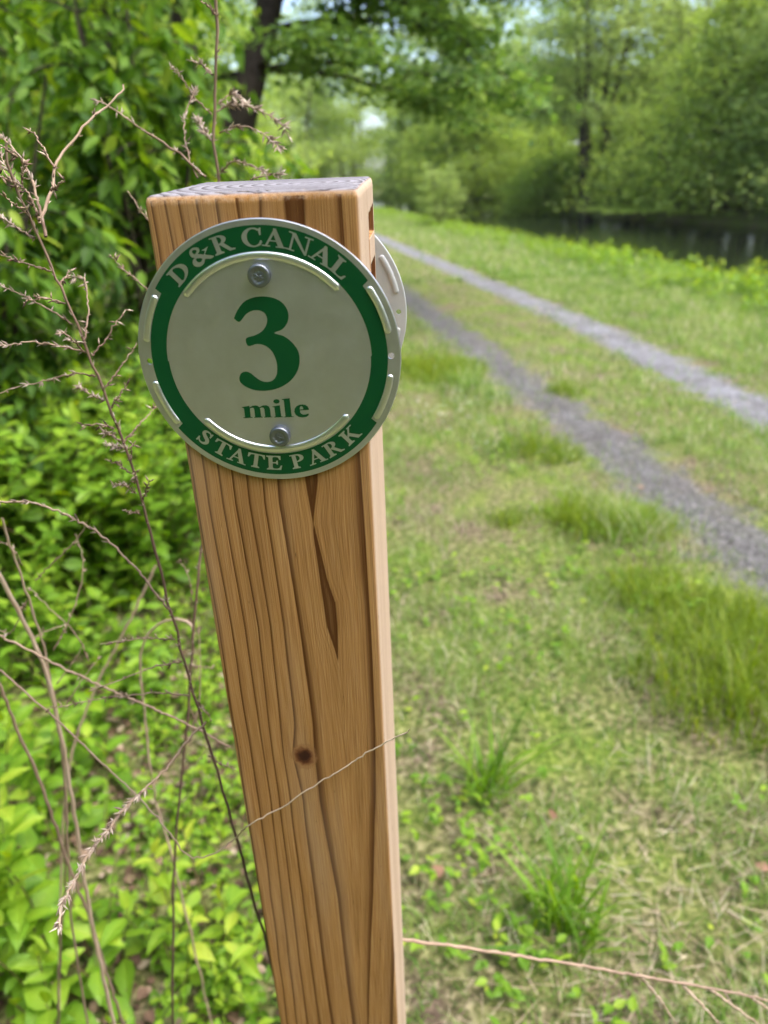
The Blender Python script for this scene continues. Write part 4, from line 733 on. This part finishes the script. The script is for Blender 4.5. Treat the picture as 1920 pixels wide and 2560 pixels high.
for k, (x, y, H, R, lb) in enumerate([(-.42, 3.0, 2.3, .55, 'leafy shrub with pointed leaves right behind the post, nearest to the trunk'), (-1.0, 2.75, 2.4, .6, 'leafy shrub behind the forked dry twigs left of the post'), (-1.65, 2.9, 2.5, .65, 'leafy shrub at the upper left edge behind the brown seed heads'),
        (-.40, 4.6, 1.7, .72, 'taller shrub reaching the top of the view behind the upright dry stalk'), (-1.5, 4.4, 3.3, .85, 'tall shrub in the upper left corner behind the nearer leaves'), (-2.4, 3.8, 3.3, .85, 'tall shrub beyond the left edge of the leafy thicket'), (-2.3, 6.0, 4.0, 1.1, 'dark tall shrub far back in the thicket at the left'), (-.95, 6.4, 3.6, .9, 'dark tall shrub in front of the leaning trunk')]):
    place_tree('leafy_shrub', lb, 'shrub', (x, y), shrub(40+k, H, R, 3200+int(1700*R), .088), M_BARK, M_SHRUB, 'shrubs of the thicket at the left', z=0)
def sprigs(acc_l, acc_s, bases, hs, rs, leaf, tb=.5, node_gap=.045):
    for (x, y), h in zip(bases, hs):
        z0 = float(hgt(x, y)); ln = rs.normal(0, .28, 2); q = np.linspace(0, 1, 6)[:, None]
        S = np.array([x, y, z0-.02])+np.concatenate([ln[0]*h*q**1.6, ln[1]*h*q**1.6, h*q-.12*h*q**3], 1); tube(acc_s, S, .0022*(1-.6*q[:, 0])+.0004, 4, rs.uniform(0, 1))
        nn = max(3, int(h/node_gap)); P, A, T, Z = [], [], [], []; a0 = rs.uniform(0, 3.14)
        for i in range(nn):
            t = .12+.88*(i+.5)/nn; c = np.array([np.interp(t, q[:, 0], S[:, k]) for k in range(3)])
            for sgn in (0, math.pi):
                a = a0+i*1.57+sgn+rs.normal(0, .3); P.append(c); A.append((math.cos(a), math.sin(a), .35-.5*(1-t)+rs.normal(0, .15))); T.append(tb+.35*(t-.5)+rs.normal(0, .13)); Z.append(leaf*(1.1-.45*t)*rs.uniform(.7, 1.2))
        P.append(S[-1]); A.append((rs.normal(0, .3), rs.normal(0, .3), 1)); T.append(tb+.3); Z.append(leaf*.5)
        A = np.array(A); nv = np.tile([0, 0, 1.0], (len(A), 1))-A*.3+rs.normal(0, .3, A.shape)
        inst(acc_l, LEAF_V*np.array([rs.uniform(.8, 1.15), 1, 1.2]), LEAF_F, np.array(P), frames(A, nv), np.array(Z), np.clip(T, 0, 1))
M_LITTER = tinted('leaf_litter', [(0, (.06, .035, .025)), (.5, (.15, .092, .06)), (.85, (.28, .20, .14)), (1, (.42, .33, .25))], .1, .8, .2)
rs = np.random.RandomState(91); lf, stt = Acc(), Acc(); bs, hs = [], []
def edge(y): return np.interp(y, [.5, .9, 1.3, 1.9, 2.4, 2.9, 3.6], [-.30, -.32, -.36, -.40, -.52, -.66, -.6])
while len(bs) < 1050:
    y = rs.uniform(.35, 3.4); x = rs.uniform(-2.2, .0); e = edge(y)+.10*(vnoise(y*5, 3)-.5)
    if x > e: continue
    bs.append((x, y)); hs.append(rs.uniform(.16, .5)*min(1, .45+(e-x)*2.2)*(1 if y > .9 else .85))
k3 = [i for i in range(len(bs)) if i % 5 < 3]; k2 = [i for i in range(len(bs)) if i % 5 >= 3]
sprigs(lf, stt, [bs[i] for i in k3], [hs[i] for i in k3], rs, .080, .48, .058); sprigs(lf, stt, [bs[i] for i in k2], [hs[i]*.9 for i in k2], rs, .044, .40, .034)
bs = [(rs.uniform(-2.6, -.5), rs.uniform(2.2, 4.2)) for k in range(420)]; hs = [rs.uniform(.5, 1.05)*min(1, .5-x*.5) for x, y in bs]; sprigs(lf, stt, bs, hs, rs, .075, .36, .075)
bs = [(rs.uniform(-1.0, -.36), rs.uniform(2.25, 2.75)) for k in range(150)]; hs = [rs.uniform(.45, .95) for b_ in bs]; sprigs(lf, stt, bs, hs, rs, .07, .42, .06)
bs, hs = [], []
for k in range(620):
    y = rs.uniform(.5, 3.2); bs.append((rs.uniform(float(edge(y)), .02), y)); hs.append(rs.uniform(.05, .16))
sprigs(lf, stt, bs, hs, rs, .034, .5, .03)
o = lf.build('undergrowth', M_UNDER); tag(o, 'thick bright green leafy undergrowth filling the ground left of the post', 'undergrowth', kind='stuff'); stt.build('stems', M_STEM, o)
def plant(name, label, bases, hs, seed, leaf, tb, gap=.045):
    rs = np.random.RandomState(seed); a, b_ = Acc(), Acc(); c = np.mean(np.array(bases), axis=0); sprigs(a, b_, [(x-c[0], y-c[1]) for x, y in bases], hs, rs, leaf, tb, gap)
    o = empty(name, (c[0], c[1], 0)); tag(o, label, 'plant'); a.build('leaves', M_UNDER, o); (b_.build('stem', M_STEM, o) if len(bases) < 10 else None)
plant('leafy_seedling', 'bright yellow-green seedling at the foot of the post on its left', [(-.19, .98), (-.17, .93), (-.23, .95), (-.25, 1.02), (-.20, 1.06), (-.155, .99)], [.26, .2, .24, .3, .22, .16], 3, .066, .72)
plant('leafy_sapling', 'red-stemmed sapling with broad yellow leaves in the bottom left corner', [(-.50, .98), (-.47, 1.0), (-.53, 1.03), (-.56, .97)], [.52, .42, .46, .38], 4, .085, .62, .06)
plant('broadleaf_weed', 'plant with large round pale leaves at the left edge halfway up', [(-1.02, 2.0), (-1.06, 2.08), (-.98, 2.1)], [.95, .85, .8], 5, .12, .5, .11)
plant('leafy_seedling', 'pale leafy sprig level with the sign foot, just left of the post', [(-.52, 2.35), (-.47, 2.42), (-.56, 2.42)], [.62, .55, .5], 6, .085, .68, .07)

_r = np.random.RandomState(8)
plant('bank_weed', 'clump of bright leafy weeds on the canal bank at the right edge', [(5.75+_r.normal(0, .3), 8.6+_r.normal(0, .75)) for k in range(60)], _r.uniform(.18, .42, 60), 8, .12, .62, .07)
plant('bank_weed', 'leafy weeds on the canal bank before dark water, left of the bright clump', [(5.8+_r.normal(0, .25), 12.5+_r.normal(0, .9)) for k in range(50)], _r.uniform(.18, .4, 50), 9, .12, .5, .07)

# ------------------------------------------------------------------ grass, straw, clover
def track_mask(x, y):
    x = x+.30*(vnoise(x*5+y*3, y*4)-.5)+.08*(vnoise(x*14, y*13)-.5)
    return np.maximum(np.clip(1-(np.abs(x-1.74)-.12)/.09, 0, 1), np.clip(1-(np.abs(x-pale_x(y))-.18)/.08, 0, 1))
def blades(acc, x, y, h, wd, rs, lean=.5, tint=None):
    n = len(x); a = rs.uniform(0, 6.28, n); l = np.abs(rs.normal(0, lean, n)); ax = np.stack([np.cos(a)*l, np.sin(a)*l, np.ones(n)], 1)
    nv = np.stack([-np.cos(a), -np.sin(a), l], 1)+rs.normal(0, .25, (n, 3))
    pos = np.stack([x, y, hgt(x, y)-.004], 1); t = np.clip(rs.normal(.45, .2, n), 0, 1) if tint is None else np.clip(tint, 0, 1)
    inst(acc, BLADE_V, BLADE_F, pos, frames(ax, -nv), np.stack([wd, h, h], 1), t)
rs = np.random.RandomState(17); ga = Acc()
for (n, y0, y1, wmul, hmul) in ((170000, .3, 3.6, 1.0, 1.0), (110000, 3.6, 11, 2.0, 1.15), (80000, 11, 75, 5.0, 1.5)):
    y = y0+(y1-y0)*rs.uniform(0, 1, n)**(1.25 if y1 < 20 else 1.7); x = rs.uniform(-.45, 8.2, n) if y1 > 4 else rs.uniform(-.5, 5.0, n)
    x = np.where(y > 6, x-np.clip((y-6)*.03, 0, 2)*(x < 1), x)
    verge = x > 3.3; pat = vnoise(x*2.1+3, y*1.5+7); fine = vnoise(x*7, y*6+40); bare = (vnoise(x*1.3+20, y*1.1+11) > .62) & ~verge & (x < 2.9)
    keep = rs.uniform(0, 1, n) < (1-.90*track_mask(x, y))*np.where(verge, .95, np.clip(.2+3.8*pat*fine**1.4, .1, 1))*np.where(bare, .55, 1)*np.where((x < edge(np.clip(y, .5, 3.6))+.25) & (y < 3.6), .3, 1)
    x, y, pat, fine, verge = x[keep], y[keep], pat[keep], fine[keep], verge[keep]; m = len(x)
    h = np.where(verge, rs.uniform(.04, .11, m), rs.uniform(.015, .062, m)*(.35+.6*pat+1.0*fine**1.5))*hmul*np.where(x > near_bank(y)-.6, 1.3, 1)*(1+2.2*np.exp(-((x-1.32)/.2)**2)*np.clip(vnoise(x*3+60, y*2.4+9)*2.2-.8, 0, 1))
    tint = rs.normal(.44, .17, m)+.35*(fine-.5)+np.where(verge, .12, 0)+.2*(pat-.5)+(rs.uniform(0, 1, m) < np.where(verge, .05, .11))*.5
    blades(ga, x, y, h, rs.uniform(.0016, .0032, m)*wmul, rs, .65, tint)
o = ga.build('grass', M_GRASS); tag(o, 'short patchy green grass on both sides of the gravel tracks', 'grass', kind='stuff')
sa = Acc(); n = 19000; y = .35+4.2*rs.uniform(0, 1, n)**1.4; x = rs.uniform(-.5, 1.62, n); lit = vnoise(x*2.4+31, y*2.0+5)
lit = np.maximum(lit, np.exp(-((x-.80)**2/.04+(y-1.25)**2/.07))*.85); keep = rs.uniform(0, 1, n) < np.clip((lit-.47)*1.6, .03, .6); x, y = x[keep], y[keep]; n = len(x)
a_ = rs.uniform(0, 6.28, n); ax = np.stack([np.cos(a_), np.sin(a_), rs.normal(.08, .14, n)], 1)
inst(sa, BLADE_V*np.array([1, 1, .3]), BLADE_F, np.stack([x, y, .004+rs.uniform(0, .02, n)], 1), frames(ax, np.tile([0, 0, 1.], (n, 1))+rs.normal(0, .2, (n, 3))), np.stack([rs.uniform(.0008, .0022, n), rs.uniform(.02, .095, n), np.full(n, .05)], 1), np.clip(rs.normal(.5, .25, n), 0, 1))
tag(sa.build('straw', M_STRAW), 'pale dead straw lying between the grass right of the post', 'straw', kind='stuff')
la = Acc(); n = 5200; x = rs.uniform(-.85, .12, n); y = rs.uniform(.4, 3.4, n); kk = (x > edge(y)-.25) | (rs.uniform(0, 1, n) < .3); x, y = x[kk], y[kk]; n = len(x); a_ = rs.uniform(0, 6.28, n)
inst(la, LEAF_V*np.array([1.4, 1, 1.5]), LEAF_F, np.stack([x, y, rs.uniform(.003, .02, n)], 1), frames(np.stack([np.cos(a_), np.sin(a_), rs.normal(.05, .2, n)], 1), np.tile([0, 0, 1.], (n, 1))+rs.normal(0, .4, (n, 3))), rs.uniform(.008, .032, n), rs.uniform(0, 1, n)**1.3)
tag(la.build('leaf_litter', M_LITTER), 'brown leaf litter on the ground between undergrowth and post', 'leaf litter', kind='stuff')
# loose stones along the ruts
PV = np.array([(1, 0, -.3), (.3, .9, -.3), (-.8, .55, -.3), (-.8, -.6, -.3), (.35, -.9, -.3), (.5, .1, .6), (-.25, .4, .65), (-.3, -.35, .55)], float)
PFc = [np.array([(0, 1, 5), (1, 6, 5), (1, 2, 6), (2, 7, 6), (2, 3, 7), (3, 4, 7), (4, 5, 7), (4, 0, 5), (5, 6, 7)])]
n = 9000; y = 1.6+9*rs.uniform(0, 1, n)**1.6; x = np.where(rs.uniform(0, 1, n) < .6, 1.74+rs.normal(0, .17, n), pale_x(y)+rs.normal(0, .2, n)); a_ = rs.uniform(0, 6.28, n)
ga = Acc(); inst(ga, PV, PFc, np.stack([x, y, np.full(n, .004)], 1), frames(np.stack([np.cos(a_), np.sin(a_), a_*0], 1), np.tile([0, 0, 1.], (n, 1))+rs.normal(0, .2, (n, 3))), .002+.006*rs.uniform(0, 1, n)**3, rs.uniform(0, 1, n))
tag(ga.build('loose_stones', tinted('stone', [(0, (.07, .066, .064)), (.6, (.18, .175, .18)), (1, (.42, .40, .39))], 0, .9, .2)), 'loose grey stones scattered along both gravel tracks', 'gravel', kind='stuff')
# clover and other small leaves
ca = Acc(); n = 5200; y = np.concatenate([.4+3.4*rs.uniform(0, 1, 3400)**1.3, rs.uniform(3, 8, 1800)]); x = np.concatenate([rs.uniform(-.45, 1.4, 3400), rs.uniform(.0, 2.7, 1800)])
w_ = np.clip(vnoise(x*3+50, y*2.6+2)-.35, 0, 1)*2+np.exp(-((x-.3)**2/.03+(y-1.1)**2/.25))*1.2; keep = (rs.uniform(0, 1, n) < w_*.6) & (track_mask(x, y) < .3); x, y = x[keep], y[keep]
for k in range(3):
    a_ = rs.uniform(0, 6.28, len(x)); inst(ca, LEAF_V*np.array([1.1, 1, 1]), LEAF_F, np.stack([x, y, rs.uniform(.010, .05, len(x))], 1), frames(np.stack([np.cos(a_), np.sin(a_), np.full(len(x), .1)], 1), np.tile([0, 0, 1.], (len(x), 1))+rs.normal(0, .25, (len(x), 3))), rs.uniform(.012, .030, len(x)), np.clip(rs.normal(.5, .2, len(x)), 0, 1))
tag(ca.build('clover', M_UNDER), 'small low leaves growing among the grass by the post', 'ground cover', kind='stuff')
# weeds along the canal edge
wl, ws = Acc(), Acc(); bs, hs = [], []
for k in range(1500):
    y = 3.5+50*rs.uniform(0, 1)**1.9; x = near_bank(y)+rs.normal(-.3, .42); bs.append((x, y)); hs.append(rs.uniform(.08, .25)*(1 if y < 12 else 1.25))
sprigs(wl, ws, bs, hs, rs, .105, .52, .1)
o = wl.build('bank_weeds', M_UNDER); tag(o, 'strip of leafy weeds along the edge of the canal', 'weeds', kind='stuff'); ws.build('stems', M_STEM, o)
# tall tufts of grass one can tell apart
def tuft(label, x, y, r, h, n, seed, m=M_TUFT, wide=.0035, name='grass_tuft', lean=.42, group='tall grass tufts beside the gravel track'):
    rs = np.random.RandomState(seed); a = Acc(); q = rs.normal(0, 1, (n, 2))*r*np.array([.48, .62]); q *= np.minimum(1, r/np.maximum(1e-6, np.linalg.norm(q, axis=1)))[:, None]
    hh = h*rs.uniform(.3, 1.1, n)*np.exp(-(q**2).sum(1)/(r*r*3.5)); ang = rs.uniform(0, 6.28, n); l = np.abs(rs.normal(0, lean, n)); ax = np.stack([np.cos(ang)*l, np.sin(ang)*l, np.ones(n)], 1)
    inst(a, BLADE_V, BLADE_F, np.column_stack([q, np.full(n, -.004)]), frames(ax, np.stack([np.cos(ang), np.sin(ang), -l], 1)+rs.normal(0, .2, (n, 3))), np.stack([rs.uniform(.6, 1.2, n)*wide, hh, hh*rs.uniform(.6, 1.4, n)], 1), np.clip(rs.normal(.45, .2, n), 0, 1))
    o = a.build(name, m); o.location = (x, y, 0); tag(o, label, 'grass tuft', group)
tuft('large olive patch of long grass just right of the sign edge', 1.18, 5.6, .42, .13, 2600, 1, wide=.005)
tuft('grass tuft at the left rim of the dark track, below the olive patch', 1.36, 3.62, .22, .13, 520, 2, wide=.0045)
tuft('rounded tuft standing out into the dark track farthest ahead', 1.92, 4.75, .13, .11, 380, 3)
tuft('thick upright tuft left of the dark track, below the rim tuft', 1.20, 2.70, .17, .18, 520, 4, wide=.004)
tuft('dark small tuft left of the thick upright one', .92, 2.78, .09, .09, 200, 5)
tuft('tuft growing in the dark track itself, beside the thick upright one', 1.42, 2.62, .15, .15, 380, 6, wide=.004)
tuft('bright wide tuft between the dark track and the straw', 1.20, 2.05, .22, .15, 700, 7, wide=.004)
tuft('lush tall grass tuft at the right edge beside the straw', 1.16, 1.56, .24, .20, 950, 8, wide=.004)
tuft('lush grass tuft at the right edge just above the straw patch', 1.38, 1.84, .20, .17, 620, 9, wide=.004)
tuft('broad-bladed bright grass clump low right of the post', .46, .96, .07, .22, 70, 10, M_UNDER, .0095, lean=.6, group='broad-bladed grass clumps')
tuft('broad-bladed grass clump farther behind the first, below mid-height right of the post', .42, 1.32, .05, .24, 46, 12, M_UNDER, .009, lean=.5, group='broad-bladed grass clumps')
# fallen leaves, white flowers
def dead(label, x, y, s, rot, z=.03):
    a = Acc(); inst(a, LEAF_V*np.array([1.5, 1, 1.6]), LEAF_F, np.zeros((1, 3)), frames(np.array([[math.cos(rot), math.sin(rot), .15]]), np.array([[.2, -.4, 1]])), np.array([s]), np.array([rot % 1]))
    o = a.build('fallen_leaf', M_DEAD, None, True); o.location = (x, y, z); tag(o, label, 'fallen leaf', 'dry fallen leaves on the grass')
dead('reddish dry leaf in the grass at the right edge', .905, .985, .028, 2.5)
dead('curled brown dry leaf on the straw in the lower middle right of the post', .53, 1.2, .03, 1.1, .012)
dead('pale brown dry leaf close to the post on its right', .24, 1.10, .034, .4, .012)
dead('small dry leaf beside the tuft in the dark track', 1.62, 3.0, .032, 1.9, .012)
fa = Acc(); n = 60; x = np.concatenate([rs.normal(1.05, .13, 44), rs.normal(1.0, .2, 16)]); y = np.concatenate([rs.normal(4.4, .3, 44), rs.normal(4.2, .4, 16)])
for k in range(5):
    an = k*1.257+rs.uniform(0, .3, n); inst(fa, LEAF_V*np.array([1.6, 1, 1]), LEAF_F, np.stack([x, y, np.full(n, .075)], 1), frames(np.stack([np.cos(an), np.sin(an), np.full(n, .35)], 1), np.tile([0, 0, 1.], (n, 1))), np.full(n, .0065), rs.uniform(0, 1, n))
tag(fa.build('white_flowers', M_PETAL), 'tiny white flowers scattered in the grass left of the track', 'flowers', kind='stuff')

# ------------------------------------------------------------------ damp air
mh = bpy.data.materials.new('damp_air'); mh.use_nodes = True; nt = mh.node_tree; nt.nodes.clear()
v = nt.nodes.new('ShaderNodeVolumePrincipled'); v.inputs['Color'].default_value = (.96, .97, .95, 1); v.inputs['Density'].default_value = .0002; v.inputs['Anisotropy'].default_value = .2
out = nt.nodes.new('ShaderNodeOutputMaterial'); nt.links.new(v.outputs[0], out.inputs['Volume'])
a = Acc(); X0, X1, Y0, Y1, Z0, Z1 = -610, 610, -610, 910, -3.2, 34
a.add([(X0, Y0, Z0), (X1, Y0, Z0), (X1, Y1, Z0), (X0, Y1, Z0), (X0, Y0, Z1), (X1, Y0, Z1), (X1, Y1, Z1), (X0, Y1, Z1)], [np.array([(0, 3, 2, 1), (4, 5, 6, 7), (0, 1, 5, 4), (1, 2, 6, 5), (2, 3, 7, 6), (3, 0, 4, 7)])])
tag(a.build('haze', mh), kind='stuff')
